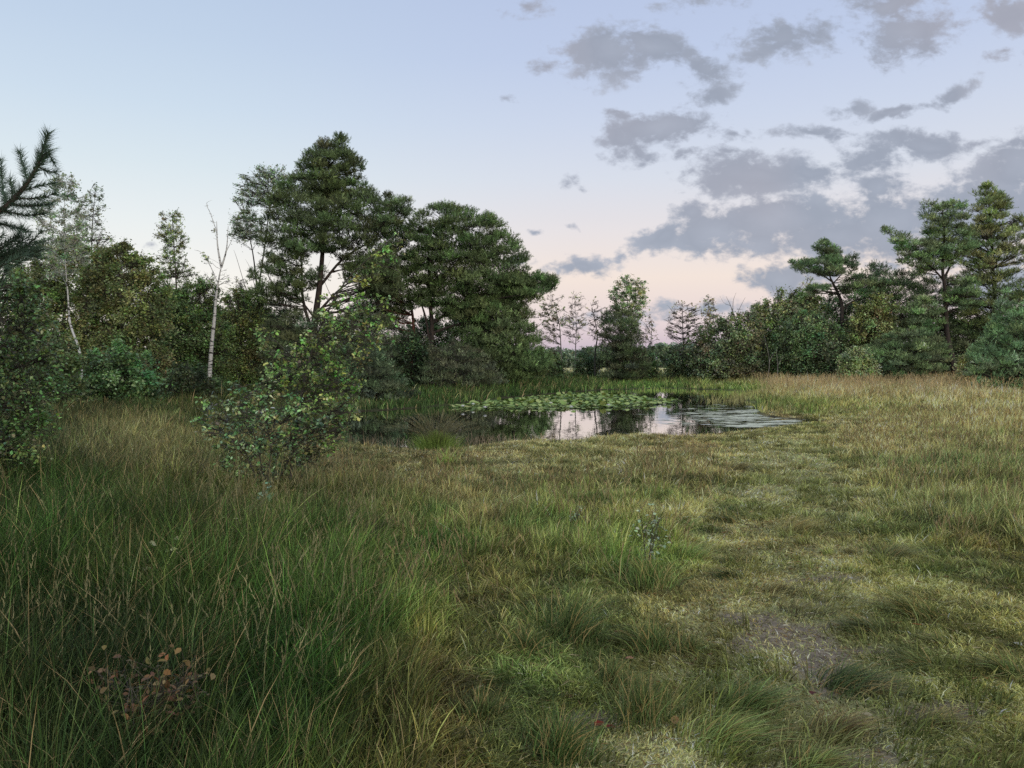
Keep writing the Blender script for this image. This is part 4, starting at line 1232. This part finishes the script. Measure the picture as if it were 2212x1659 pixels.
long_grass('meadow_grass', 'long wild grass of the near meadow, dark and deep on the left', 24000, 2.3, 9, 19, .9, 101, 4)
long_grass('meadow_grass', 'middle stretch of wild meadow grass up to the near pond shore', 26000, 9, 24, 12, .9, 102, 3)
long_grass('bank_grass', 'tall tan and green grass on the banks behind and right of the pond', 42000, 24, 75, 7, 1.0, 103, 3)
long_grass('field_grass', 'tan grass of the open field far beyond the pond', 14000, 75, 150, 6, 1.0, 104, 2)
short_grass('trampled_grass', 'short trampled straw-green grass and moss of the path in front', 420000, 2.3, 9, 1.0, 105, .036)
short_grass('trampled_grass', 'short worn turf farther along the path towards the pond', 300000, 9, 26, 1.0, 106, .045)


def seed_stalks(name, label, n, d0, d1, seed, hrange, region, colr):
    rng = np.random.default_rng(seed)
    x, y = scatter(rng, n * 6, d0, d1, 1.0, 1.2)
    u, v = UV(x, y, 0.0); c, h, cov = zone(x, y)
    keep = region(u, v, h) & (pond_sd(x, y) > .1) & (rng.uniform(0, 1, len(x)) < (fbm(x, y, 1.2, 2, 66) - .25) * 2)
    x, y = x[keep][:n], y[keep][:n]; m = len(x)
    S = Soup()
    H = rng.uniform(*hrange, m); a = rng.uniform(0, 2 * np.pi, m); lm = rng.uniform(.05, .45, m)
    lean = np.stack([np.cos(a), np.sin(a)], -1) * lm[:, None]
    z = ground_z(x, y); B = np.stack([x, y, z], -1)
    col = lin(colr) * 2.1 * np.exp(rng.normal(0, .22, (m, 1)))
    w = .0007 + y * .00022
    S.add(*blades(rng, B, H, w, lean, rng.uniform(0, np.pi, m), col, 4))
    for j in range(12):
        t = .62 + .38 * j / 12 + rng.uniform(0, .03, m)
        p = B.copy(); p[:, :2] += lean * (H * t ** 1.7)[:, None]; p[:, 2] += H * (t - .38 * lm * t * t)
        q = rng.normal(0, .25, (m, 2)) + lean * 1.4
        S.add(*blades(rng, p, rng.uniform(.018, .05, m) * (1.2 - .4 * j / 12), w * 1.7, q, rng.uniform(0, np.pi, m), col * np.array([1.1, 1.0, .95]), 2))
    o = S.obj(name, M_GRASS); tag(o, label, 'grass', kind='stuff')


seed_stalks('seed_stalks', 'purplish-tan flowering stalks rising over the dark grass on the left', 1100, 3.0, 12, 111, (.42, .72),
            lambda u, v, h: (h > .36) & (u < 1100), (98, 98, 70))
seed_stalks('seed_stalks', 'fine tan stalks over the mid meadow and the right side', 2600, 4.5, 24, 112, (.2, .36), lambda u, v, h: (h > .14) & (h < .45), (112, 104, 76))
seed_stalks('seed_stalks', 'brown seed heads over the tall bank grass', 5000, 24, 60, 113, (.7, 1.0), lambda u, v, h: (h > .5) & (u > 1630), (138, 126, 94))

def litter():
    rng = np.random.default_rng(116)
    x, y = scatter(rng, 34000, 2.3, 14, 1.1, 1.0)
    c, h, cov = zone(x, y); keep = (h < .2) & (pond_sd(x, y) > .3); x, y = x[keep], y[keep]; m = len(x)
    A = np.stack([x, y, ground_z(x, y) + rng.uniform(.002, .03, m)], -1)
    a = rng.uniform(0, 6.28, m); L_ = rng.uniform(.012, .06, m)
    B = A + np.stack([np.cos(a) * L_, np.sin(a) * L_, rng.normal(0, .006, m)], -1)
    w = .0008 + y * .0002 + .0012 * rng.uniform(0, 1, m) ** 4
    V, T = sticks(A, B, w, w * .6)
    kinds = np.array([lin((176, 162, 122)), lin((120, 96, 66)), lin((84, 70, 50)), lin((196, 188, 158)), lin((140, 92, 62))])
    col = kinds[rng.choice(5, m, p=[.35, .25, .2, .08, .12])] * 1.3 * np.exp(rng.normal(0, .25, (m, 1)))
    o = mk('dead_stems', V, T, M_GRASS, C=np.repeat(col, 6, 0)); tag(o, 'dry straw bits and broken stems littering the worn turf', 'litter', kind='stuff')


litter()


def small_tufts():
    rng = np.random.default_rng(115)
    x, y = scatter(rng, 26000, 2.3, 22, 1.0, 1.0)
    c, h, cov = zone(x, y)
    keep = ((h < .2) | (pathness(x, y) > .5)) & (pond_sd(x, y) > .4) & (rng.uniform(0, 1, len(x)) < .05 + 2.2 * np.clip(fbm(x, y, 1.9, 3, 57) - .45, 0, 1)) & (soilness(x, y) < .6)
    x, y, c = x[keep], y[keep], c[keep]; m = len(x); k = 26
    idx = np.repeat(np.arange(m), k); nb = len(idx)
    size = rng.uniform(.05, .15, m); a = fbm(x, y, .9, 2, 61) * 9 + rng.normal(0, .6, m)
    td = np.stack([np.cos(a), np.sin(a) * .5], -1) * rng.uniform(.3, 1.3, m)[:, None]
    off = rng.normal(0, .5, (nb, 2)) * size[idx][:, None] * np.array([.9, .6])
    bx, by = x[idx] + off[:, 0], y[idx] + off[:, 1]
    lean = td[idx] + off / size[idx][:, None] * .8 + rng.normal(0, .25, (nb, 2))
    tint = rng.uniform(.24, .6, (m, 1)) * np.array([.95, 1.08, .95]) * rng.uniform(.93, 1.07, (m, 3))
    col = (c * GK * tint)[idx] * np.exp(rng.normal(0, .4, (nb, 1)))
    V, T, C = blades(rng, np.stack([bx, by, ground_z(bx, by) - .004], -1), size[idx] * rng.uniform(.4, 1.3, nb), .0014 + .002 * rng.uniform(0, 1, nb) ** 2 + by * .0004, lean, rng.uniform(0, np.pi, nb), col, 3,
                     col * np.array([1.3, 1.15, 1]))
    o = mk('trampled_tufts', V, T, M_GRASS, C=C); tag(o, 'many small darker trampled tufts dotting the worn path', 'grass', kind='stuff')


small_tufts()

# tussocks that stand out one by one: u, v, width px, height share, colour, tilt direction (deg), words
TUS = [
    (1398, 1262, 190, .36, (78, 100, 46), 90, 'biggest bright green tussock in the middle of the meadow beside the path'),
    (1482, 1205, 110, .4, (90, 112, 54), 60, 'light green tussock touching the right side of the biggest bright one'),
    (1595, 1022, 95, .3, (88, 84, 52), 20, 'low brownish tussock at the far left start of the worn path'),
    (1690, 1048, 65, .25, (84, 76, 50), 0, 'small brown flattened tuft near the pond end of the path'),
    (1731, 1082, 60, .3, (86, 92, 52), 30, 'small olive tuft in the far part of the worn path'),
    (1570, 1128, 85, .35, (64, 76, 42), 150, 'dark tuft on the left border of the path behind the small mossy opening'),
    (1716, 1150, 120, .35, (108, 106, 62), 10, 'wide straw-olive tussock combed over to the right on the path'),
    (1791, 1156, 65, .25, (90, 92, 56), 0, 'little tuft right beside the wide straw-olive tussock'),
    (1580, 1215, 70, .4, (66, 80, 40), 130, 'upright dark tuft just right of the light green tussock'),
    (1577, 1245, 85, .35, (50, 66, 34), 170, 'very dark squat tuft below the upright dark one'),
    (1872, 1165, 60, .3, (84, 90, 54), 40, 'small tuft in the right half of the path level with the light green tussock'),
    (1842, 1195, 70, .3, (88, 90, 52), 160, 'wind-combed tuft in the right half of the path'),
    (1925, 1200, 130, .3, (82, 88, 54), 10, 'long low tussock marking the right border of the path'),
    (1675, 1275, 105, .3, (96, 92, 56), 15, 'brown-green tussock in the path above the bare soil'),
    (1975, 1325, 180, .42, (78, 90, 48), 160, 'large dark tussock on the right border of the path'),
    (1872, 1356, 150, .35, (70, 80, 46), 170, 'dark combed tussock just left of the large right-border one'),
    (2030, 1378, 90, .35, (84, 92, 52), 150, 'medium tussock below the large right-border one'),
    (1227, 1370, 200, .5, (58, 76, 38), 50, 'dark green tussock leaning right at the left edge of the mossy patch'),
    (1408, 1392, 150, .5, (66, 84, 42), 100, 'green bunch between the dark leaning tussock and the bare soil'),
    (1490, 1392, 90, .45, (72, 88, 46), 80, 'narrow upright green bunch right beside the bare soil'),
    (1826, 1470, 190, .35, (56, 72, 38), 15, 'very dark flattened tussock below the bare soil patch'),
    (1612, 1520, 180, .42, (70, 88, 46), 40, 'feathery green tussock left below the bare soil patch'),
    (1890, 1485, 140, .28, (82, 84, 60), 30, 'grey-green mat of grass behind the very dark flattened tussock'),
    (1806, 1565, 150, .4, (92, 80, 52), 20, 'brown dried tussock near the bottom of the path'),
    (1388, 1535, 200, .48, (62, 78, 38), 80, 'broad dark tussock near the bottom edge left of the path'),
    (1560, 1575, 220, .3, (98, 116, 58), 10, 'pale tussock of long flat blades near the bottom edge'),
    (1988, 1432, 120, .35, (80, 92, 50), 160, 'mid green tuft in the right part of the path beside the reddish grass'),
    (2023, 1548, 150, .3, (92, 92, 54), 20, 'low tuft beside the lower right bare soil'),
    (1761, 1630, 150, .35, (96, 112, 56), 0, 'light green tuft at the bottom edge on the path'),
    (1136, 1405, 120, .5, (56, 74, 36), 90, 'dark tuft left of the mossy patch'),
    (1207, 1625, 200, .5, (58, 80, 36), 60, 'long-bladed dark green tussock at the bottom edge'),
    (2174, 1446, 140, .42, (72, 88, 44), 140, 'dark tussock at the right edge among reddish grass'),
    (965, 1000, 60, .7, (112, 138, 62), 90, 'small bright green tuft just below the rushes of the shore'),
    (1040, 1540, 150, .45, (62, 76, 38), 70, 'dark tussock at the border between tall grass and brown turf'),
    (1320, 1460, 130, .45, (70, 84, 44), 60, 'olive tussock right of the bright mossy patch'),
]
for i, (u, v, wd, hs, col, ad, lab) in enumerate(TUS):
    rng = np.random.default_rng(300 + i)
    g = at_level(np.array(float(u)), np.array(float(v)), 0.0)
    z = float(ground_z(g[0:1], g[1:2])[0]); px = g[1] / F
    R = wd * px * .5; Hh = max(wd * px * hs * 1.15, .06)
    nb = int(np.clip(wd * 2.6, 160, 620))
    Hh *= .95
    r = np.minimum(np.abs(rng.normal(0, .42, nb)), .9) * R; a = rng.uniform(0, 2 * np.pi, nb)
    off = np.stack([np.cos(a) * r, np.sin(a) * r * .8], -1)
    bx, by = g[0] + off[:, 0], g[1] + off[:, 1]
    td = np.array([math.cos(math.radians(ad)), math.sin(math.radians(ad)) * .25])
    lean = off / R * .55 + td * (1.1 if hs < .45 else .55) + rng.normal(0, .4, (nb, 2))
    hh = Hh * rng.uniform(.3, 1.25, nb)
    c = alb(col) * GK * .8 * np.exp(rng.normal(0, .4, (nb, 1)))
    st = rng.uniform(0, 1, nb) < .2
    c[st] = lin((150, 136, 90)) * 1.5
    V, T, C = blades(rng, np.stack([bx, by, ground_z(bx, by) - .004], -1), hh, .0012 + .0018 * rng.uniform(0, 1, nb) ** 2 + by * .00025, lean, rng.uniform(0, np.pi, nb), c, 4, c * np.array([1.25, 1.12, 1]))
    o = mk('grass_tussock', V, T, M_GRASS, loc=(g[0], g[1], z), C=C)
    tag(o, lab, 'grass tussock', 'tussocks standing out of the meadow')


# rush tussock on the near shore
def rush():
    rng = np.random.default_rng(350)
    g = at_level(np.array(942.0), np.array(972.0), -.1); z = max(float(ground_z(g[0:1], g[1:2])[0]), WATER_Z)
    root = empty('rush_tussock', (g[0], g[1], z)); tag(root, 'bright green rush tussock with arching dark seed stalks on the near shore', 'rushes')
    n = 1500; r = np.abs(rng.normal(0, .2, n)); a = rng.uniform(0, 2 * np.pi, n)
    off = np.stack([np.cos(a) * r, np.sin(a) * r], -1)
    B = np.stack([g[0] + off[:, 0], g[1] + off[:, 1], np.full(n, z)], -1)
    c = lin((94, 112, 56)) * 2.0 * np.exp(rng.normal(0, .2, (n, 1)))
    V, T, C = blades(rng, B, rng.uniform(.2, .45, n), np.full(n, .006), off * 1.6 + rng.normal(0, .12, (n, 2)), rng.uniform(0, np.pi, n), c, 3, c * [1.2, 1.1, 1])
    mk('leaves', V, T, M_GRASS, root, C=C)
    n = 190; a = rng.uniform(0, 2 * np.pi, n)
    lm = rng.uniform(.25, 1.35, n)
    lean = np.stack([np.cos(a) * lm, np.sin(a) * lm * .7], -1)
    B = np.stack([g[0] + np.cos(a) * .1, g[1] + np.sin(a) * .1, np.full(n, z)], -1)
    H = rng.uniform(.6, .95, n); c = np.tile(lin((96, 92, 66)) * 1.6, (n, 1)) * np.exp(rng.normal(0, .2, (n, 1)))
    S = Soup(); S.add(*blades(rng, B, H, np.full(n, .0035), lean, rng.uniform(0, np.pi, n), c, 5))
    for j in range(7):
        t = .7 + .3 * j / 7
        p = B.copy(); p[:, :2] += lean * (H * t ** 1.7)[:, None]; p[:, 2] += H * (t - .38 * lm * t * t)
        S.add(*blades(rng, p, rng.uniform(.03, .07, n), np.full(n, .006), lean * 1.2 + rng.normal(0, .3, (n, 2)), rng.uniform(0, np.pi, n), c * 1.1, 2))
    S.obj('stalks', M_GRASS, root)


rush()


def shore_rushes():
    rng = np.random.default_rng(351); S = Soup()
    for (u, v, n, h, c) in [(1625, 862, 260, .45, (140, 132, 82)), (1590, 856, 160, .35, (132, 140, 72)), (1420, 846, 120, .3, (124, 140, 70)), (1690, 880, 200, .4, (104, 116, 60)),
                            (870, 968, 45, .2, (110, 96, 74)), (1020, 966, 60, .22, (104, 90, 70)), (1080, 958, 60, .2, (110, 96, 74)), (800, 966, 40, .22, (96, 84, 62)),
                            (740, 958, 50, .25, (90, 82, 58)), (1560, 870, 90, .3, (138, 132, 84)), (1180, 955, 60, .16, (124, 110, 80)), (1480, 948, 60, .14, (124, 110, 80)), (900, 884, 200, .35, (60, 78, 38))]:
        g = at_level(np.array(float(u)), np.array(float(v)), -.2); px = g[1] / F
        x = g[0] + rng.normal(0, 28 * px, n); y = g[1] + rng.normal(0, .45, n)
        z = np.maximum(ground_z(x, y), WATER_Z - .05)
        cc = lin(c) * 1.9 * np.exp(rng.normal(0, .2, (n, 1)))
        S.add(*blades(rng, np.stack([x, y, z], -1), h * rng.uniform(.5, 1.3, n), .003 + y * .0003, rng.normal(0, .35, (n, 2)), rng.uniform(0, np.pi, n), cc, 3))
    o = S.obj('shore_rushes', M_GRASS); tag(o, 'thin dry rushes and sedge standing along the waterline of the pond', 'rushes', kind='stuff')


shore_rushes()

# ------------------------------------------------------------------ water lilies and floating film
LILY = [tuple(at_level(np.array(float(u)), np.array(float(v)), WATER_Z)) for u, v in
        [(960, 880), (1010, 874), (1080, 866), (1160, 858), (1270, 851), (1350, 855), (1400, 861), (1475, 866), (1440, 873), (1340, 881), (1210, 885), (1120, 883), (1040, 884)]]


def pad_arrays(rng, r, wave):
    k = 13; a = np.linspace(.22, 2 * np.pi - .22, k)
    rim = np.stack([np.cos(a) * r, np.sin(a) * r * .92, wave * np.sin(a * 3 + rng.uniform(0, 6)) * r + wave * r * .6], -1)
    V = np.concatenate([[[r * .04, 0, 0]], rim]); T = np.array([[0, i + 1, i + 2] for i in range(k - 1)])
    return V, T


def pad_mat():
    m, t = new_mat('lily_pad'); L = t.links.new
    out = N(t, 'ShaderNodeOutputMaterial'); b = N(t, 'ShaderNodeBsdfPrincipled'); b.inputs['Roughness'].default_value = .6; b.inputs['Specular IOR Level'].default_value = .25
    oi = N(t, 'ShaderNodeObjectInfo'); g = N(t, 'ShaderNodeNewGeometry')
    ad = N(t, 'ShaderNodeMath', operation='ADD'); L(oi.outputs['Random'], ad.inputs[0]); L(g.outputs['Random Per Island'], ad.inputs[1])
    fr = N(t, 'ShaderNodeMath', operation='FRACT'); L(ad.outputs[0], fr.inputs[0])
    r = N(t, 'ShaderNodeValToRGB'); e = r.color_ramp.elements
    e[0].position = 0; e[0].color = (.07, .13, .03, 1); e[1].position = 1; e[1].color = (.42, .40, .14, 1)
    for p, c in ((.35, (.25, .37, .09, 1)), (.7, (.36, .47, .13, 1)), (.92, (.45, .50, .17, 1))):
        q = e.new(p); q.color = c
    L(fr.outputs[0], r.inputs[0]); L(r.outputs[0], b.inputs['Base Color']); L(b.outputs[0], out.inputs[0])
    return m


def lilies():
    rng = np.random.default_rng(400); M = pad_mat()
    xs = [p[0] for p in LILY]; ys = [p[1] for p in LILY]
    pts = []
    while len(pts) < 3800:
        q = rng.uniform([min(xs), min(ys)], [max(xs), max(ys)], (400, 2))
        q = q[in_poly(q[:, 0], q[:, 1], LILY)]
        d = edge_dist(q[:, 0], q[:, 1], LILY)
        q = q[(d > .25) | (rng.uniform(0, 1, len(q)) < .5)]
        pts += [tuple(a) for a in q]
    pts = np.array(pts[:3800]); pts = pts[np.argsort(pts[:, 1])]
    protos = []
    for k in range(5):
        V, T = pad_arrays(rng, .088, .04)
        me_o = mk('lily_pad', V, T, M, smooth=True); protos.append(me_o)
    first = set()
    rest = Soup()
    for i, (x, y) in enumerate(pts):
        near = i < 170
        lift = rng.uniform(.004, .015) if rng.uniform() < (.9 if near else .5) else rng.uniform(.015, .06)
        s = rng.uniform(.55, 1.4); rx, ry, rz = rng.normal(0, .06 + lift * 4), rng.normal(0, .06 + lift * 4), rng.uniform(0, 6.28)
        zz = WATER_Z + lift + abs(rx) * .12 + .01
        if i < 300:
            k = i % 5
            if k not in first: o = protos[k]; first.add(k)
            else: o = protos[k].copy(); scene.collection.objects.link(o)
            o.location = (x, y, zz); o.rotation_euler = (rx, ry, rz); o.scale = (s, s, s)
            tag(o, 'round green water lily pad in the crowded floating patch on the pond', 'lily pad', 'water lily pads on the pond')
        else:
            V, T = pad_arrays(rng, .088 * s, .04)
            cz, sz = math.cos(rz), math.sin(rz)
            V = V @ np.array([[cz, sz, 0], [-sz, cz, 0], [0, 0, 1]])
            V[:, 2] += V[:, 0] * ry + V[:, 1] * rx
            rest.add(V + np.array([x, y, zz]), T)
    o = rest.obj('lily_pads', M, smooth=True); tag(o, 'far part of the floating water lily patch', 'lily pads', kind='stuff')
    # flowers
    m, t = new_mat('lily_petal'); out = N(t, 'ShaderNodeOutputMaterial'); b = N(t, 'ShaderNodeBsdfPrincipled')
    b.inputs['Base Color'].default_value = (.85, .84, .78, 1); t.links.new(b.outputs[0], out.inputs[0])
    S = Soup()
    for ring, (n, tilt, rr) in enumerate([(8, .5, .09), (7, 1.0, .075), (5, 1.35, .055)]):
        for j in range(n):
            a = 2 * np.pi * (j + ring * .5) / n
            d = np.array([math.cos(a) * math.cos(tilt), math.sin(a) * math.cos(tilt), math.sin(tilt)])
            s = np.array([-math.sin(a), math.cos(a), 0])
            V = np.array([[0, 0, 0], d * rr * .5 + s * rr * .28, d * rr * .5 - s * rr * .28, d * rr])
            S.add(V, [[0, 1, 2], [1, 3, 2]])
    fp = S.obj('lily_flower', m)
    words = ['white water lily bloom at the far left tip of the pads', 'white water lily bloom in the left quarter of the pads, nearest the viewer',
             'white water lily bloom near the middle front rim of the pads', 'white water lily bloom in the thick centre of the pads', 'white water lily bloom at the right third of the pads',
             'white water lily bloom close behind the left tip of the pads']
    for i, (u, v) in enumerate([(1000, 878), (1048, 881), (1234, 880), (1190, 872), (1315, 876), (1022, 874)]):
        g = at_level(np.array(float(u)), np.array(float(v)), WATER_Z + .12)
        o = fp if i == 0 else fp.copy()
        if i: scene.collection.objects.link(o)
        o.location = (g[0], g[1], WATER_Z + .11); o.scale = (1.2,) * 3; o.rotation_euler = (0, 0, i * 1.3)
        tag(o, words[i], 'water lily', 'white lily blooms')


lilies()


def film():
    rng = np.random.default_rng(410); S = Soup()
    reg = [(1480, 908, 60, 10, 40), (1560, 897, 80, 14, 420), (1615, 905, 60, 16, 900), (1680, 911, 50, 6, 600), (1610, 920, 60, 6, 260), (1530, 880, 60, 6, 60), (1620, 885, 30, 8, 320), (1460, 893, 60, 6, 30)]
    for (u, v, ru, rv, n) in reg:
        uu = rng.normal(u, ru * .5, n); vv = rng.normal(v, rv * .5, n)
        g = at_level(uu, vv, WATER_Z)
        ok = (pond_sd(g[:, 0], g[:, 1]) < .35) & (fbm(g[:, 0] * .5, g[:, 1] * 1.7, 1.6, 3, 78) + .04 * rng.normal(size=n) > .5); g = g[ok]; n_ = len(g)
        r = rng.uniform(.02, .085, n_); a0 = rng.uniform(0, 6.28, n_)
        k = 7; a = np.linspace(0, 2 * np.pi, k, endpoint=False)
        rad = r[:, None] * rng.uniform(.6, 1.2, (n_, k))
        X = g[:, 0:1] + np.cos(a) * rad * 2.4; Yy = g[:, 1:2] + np.sin(a) * rad * .9
        zz = WATER_Z + .004 + rng.uniform(0, .003, n_)
        V = np.concatenate([np.stack([g[:, 0], g[:, 1], zz], -1)[:, None], np.stack([X, Yy, np.repeat(zz[:, None], k, 1)], -1)], 1)
        tri = np.array([[0, i + 1, (i + 1) % k + 1] for i in range(k)])
        T = (np.arange(n_)[:, None, None] * (k + 1) + tri[None]).reshape(-1, 3)
        c = np.tile(lin((214, 214, 184)) * 1.0, (n_, 1)) * np.exp(rng.normal(0, .25, (n_, 1)))
        S.add(V.reshape(-1, 3), T, np.repeat(c, k + 1, 0))
    o = S.obj('pond_weed', leaf_mat('pond_weed', 0, .7, .2)); tag(o, 'thin pale pondweed film floating on the right arm of the pond', 'pondweed', kind='stuff')


film()

# ------------------------------------------------------------------ small things in the grass


def herb(name, label, cat, u, v, h, col, seed, nleaf=60, size=.03, stems=3, spread=.25, var=.25):
    rng = np.random.default_rng(seed)
    g = at_level(np.array(float(u)), np.array(float(v)), 0.0); z = float(ground_z(g[0:1], g[1:2])[0])
    root = empty(name, (g[0], g[1], z)); tag(root, label, cat)
    W, S = Soup(), Soup(); B = np.array([g[0], g[1], z])
    for s in range(stems):
        a = rng.uniform(0, 6.28); tip = B + np.array([math.cos(a) * spread * h, math.sin(a) * spread * h, h * rng.uniform(.75, 1)])
        pts = bez(B, (B + tip) / 2 + rng.normal(0, .02, 3), tip, 7)
        W.add(*tube(pts, np.linspace(.005, .002, 7), 5))
        m = nleaf // stems
        t = rng.uniform(.25, 1, m); p = B + (tip - B) * t[:, None] + rng.normal(0, .045 * h / .4, (m, 3))
        W.add(*sticks(B + (tip - B) * (t[:, None] - .06), p, .0012, .0008))
        S.add(*leaves(rng, p, size, lin(col) * 2.2, var, detailed=True, up=.9))
    W.obj('stem', B_GREY, root); S.obj('leaves', M_GLOSS, root)


herb('thistle_plant', 'pale grey-leaved weed standing over the biggest bright green tussock', 'weed', 1398, 1235, .5, (128, 140, 112), 501, 110, .03, 4, .2)
herb('thistle_plant', 'smaller pale weed left of the pale grey-leaved one', 'weed', 1240, 1140, .28, (126, 138, 116), 502, 50, .025, 2, .2)
herb('oak_seedling', 'oak seedling with rust-brown leaves in the tall dark grass at the lower left', 'seedling', 330, 1655, .46, (88, 70, 44), 503, 520, .03, 9, .4, .4)
herb('oak_seedling', 'pale withered seedling among the tall stalks left of centre', 'seedling', 330, 1330, .62, (136, 132, 96), 504, 24, .05, 2, .2)
herb('willow_seedling', 'few broad pale green leaves at the foot of the grey-leaved willow shrub', 'seedling', 556, 1115, .34, (136, 160, 134), 505, 26, .085, 3, .5)
herb('willow_seedling', 'small sprig with yellowish leaves in the grass below the willow shrub', 'seedling', 510, 1235, .5, (140, 138, 88), 506, 20, .05, 2, .2)
herb('bog_myrtle', 'bare brown twiggy weed in the grass left of the willow shrub', 'weed', 400, 1090, .55, (86, 78, 56), 507, 90, .022, 7, .45)

rng = np.random.default_rng(520)
FALL = [(1330, 1560, .055, (122, 48, 38), 'dark red fallen leaf below the centre left of the path'), (1760, 1487, .05, (96, 44, 36), 'dark red fallen leaf under the bare soil patch'),
        (1560, 1385, .05, (196, 184, 150), 'pale curled leaf beside the bare soil'), (1705, 1350, .045, (200, 190, 160), 'cream leaf scrap at the top of the bare soil'),
        (1350, 1415, .05, (190, 130, 110), 'pinkish fallen leaf left of the green bunch'), (1470, 1548, .05, (170, 140, 96), 'tan fallen leaf by the feathery tussock'),
        (1860, 1535, .05, (190, 176, 140), 'pale leaf right of the brown dried tussock'), (1650, 1418, .06, (206, 200, 170), 'whitish leaf scrap at the left rim of the bare soil'),
        (2190, 1383, .06, (210, 204, 180), 'white bleached leaf at the right picture edge'), (1285, 1560, .06, (140, 52, 36), 'larger red leaf left of the dark red fallen one'),
        (1840, 1255, .045, (204, 198, 180), 'small white scrap in the middle of the path'), (1052, 1365, .05, (190, 205, 225), 'bluish white feather standing between the dark tufts')]
for i, (u, v, s, c, lab) in enumerate(FALL):
    g = at_level(np.array(float(u)), np.array(float(v)), 0.0); z = float(ground_z(g[0:1], g[1:2])[0]) + .03
    L_ = s; prof = np.array([(0, 0, 0), (.32, .3, .12), (-.32, .3, .1), (.38, .65, .1), (-.3, .65, .16), (0, 1, .05), (0, .35, 0), (0, .65, 0)]) * L_
    a = rng.uniform(0, 6.28); R = np.array([[math.cos(a), math.sin(a), 0], [-math.sin(a), math.cos(a), 0], [0, 0, 1]])
    tri = [[0, 1, 6], [0, 6, 2], [1, 3, 7], [1, 7, 6], [2, 6, 7], [2, 7, 4], [3, 5, 7], [4, 7, 5]]
    B = np.array([g[0], g[1], z])
    o = mk('feather' if 'feather' in lab else 'fallen_leaf', prof @ R + B, np.array(tri), M_LEAF, loc=B, C=np.tile(lin(c), (8, 1)))
    if 'feather' in lab: o.rotation_euler = (1.2, 0, 0)
    tag(o, lab, 'feather' if 'feather' in lab else 'fallen leaf', 'fallen leaves on the turf')
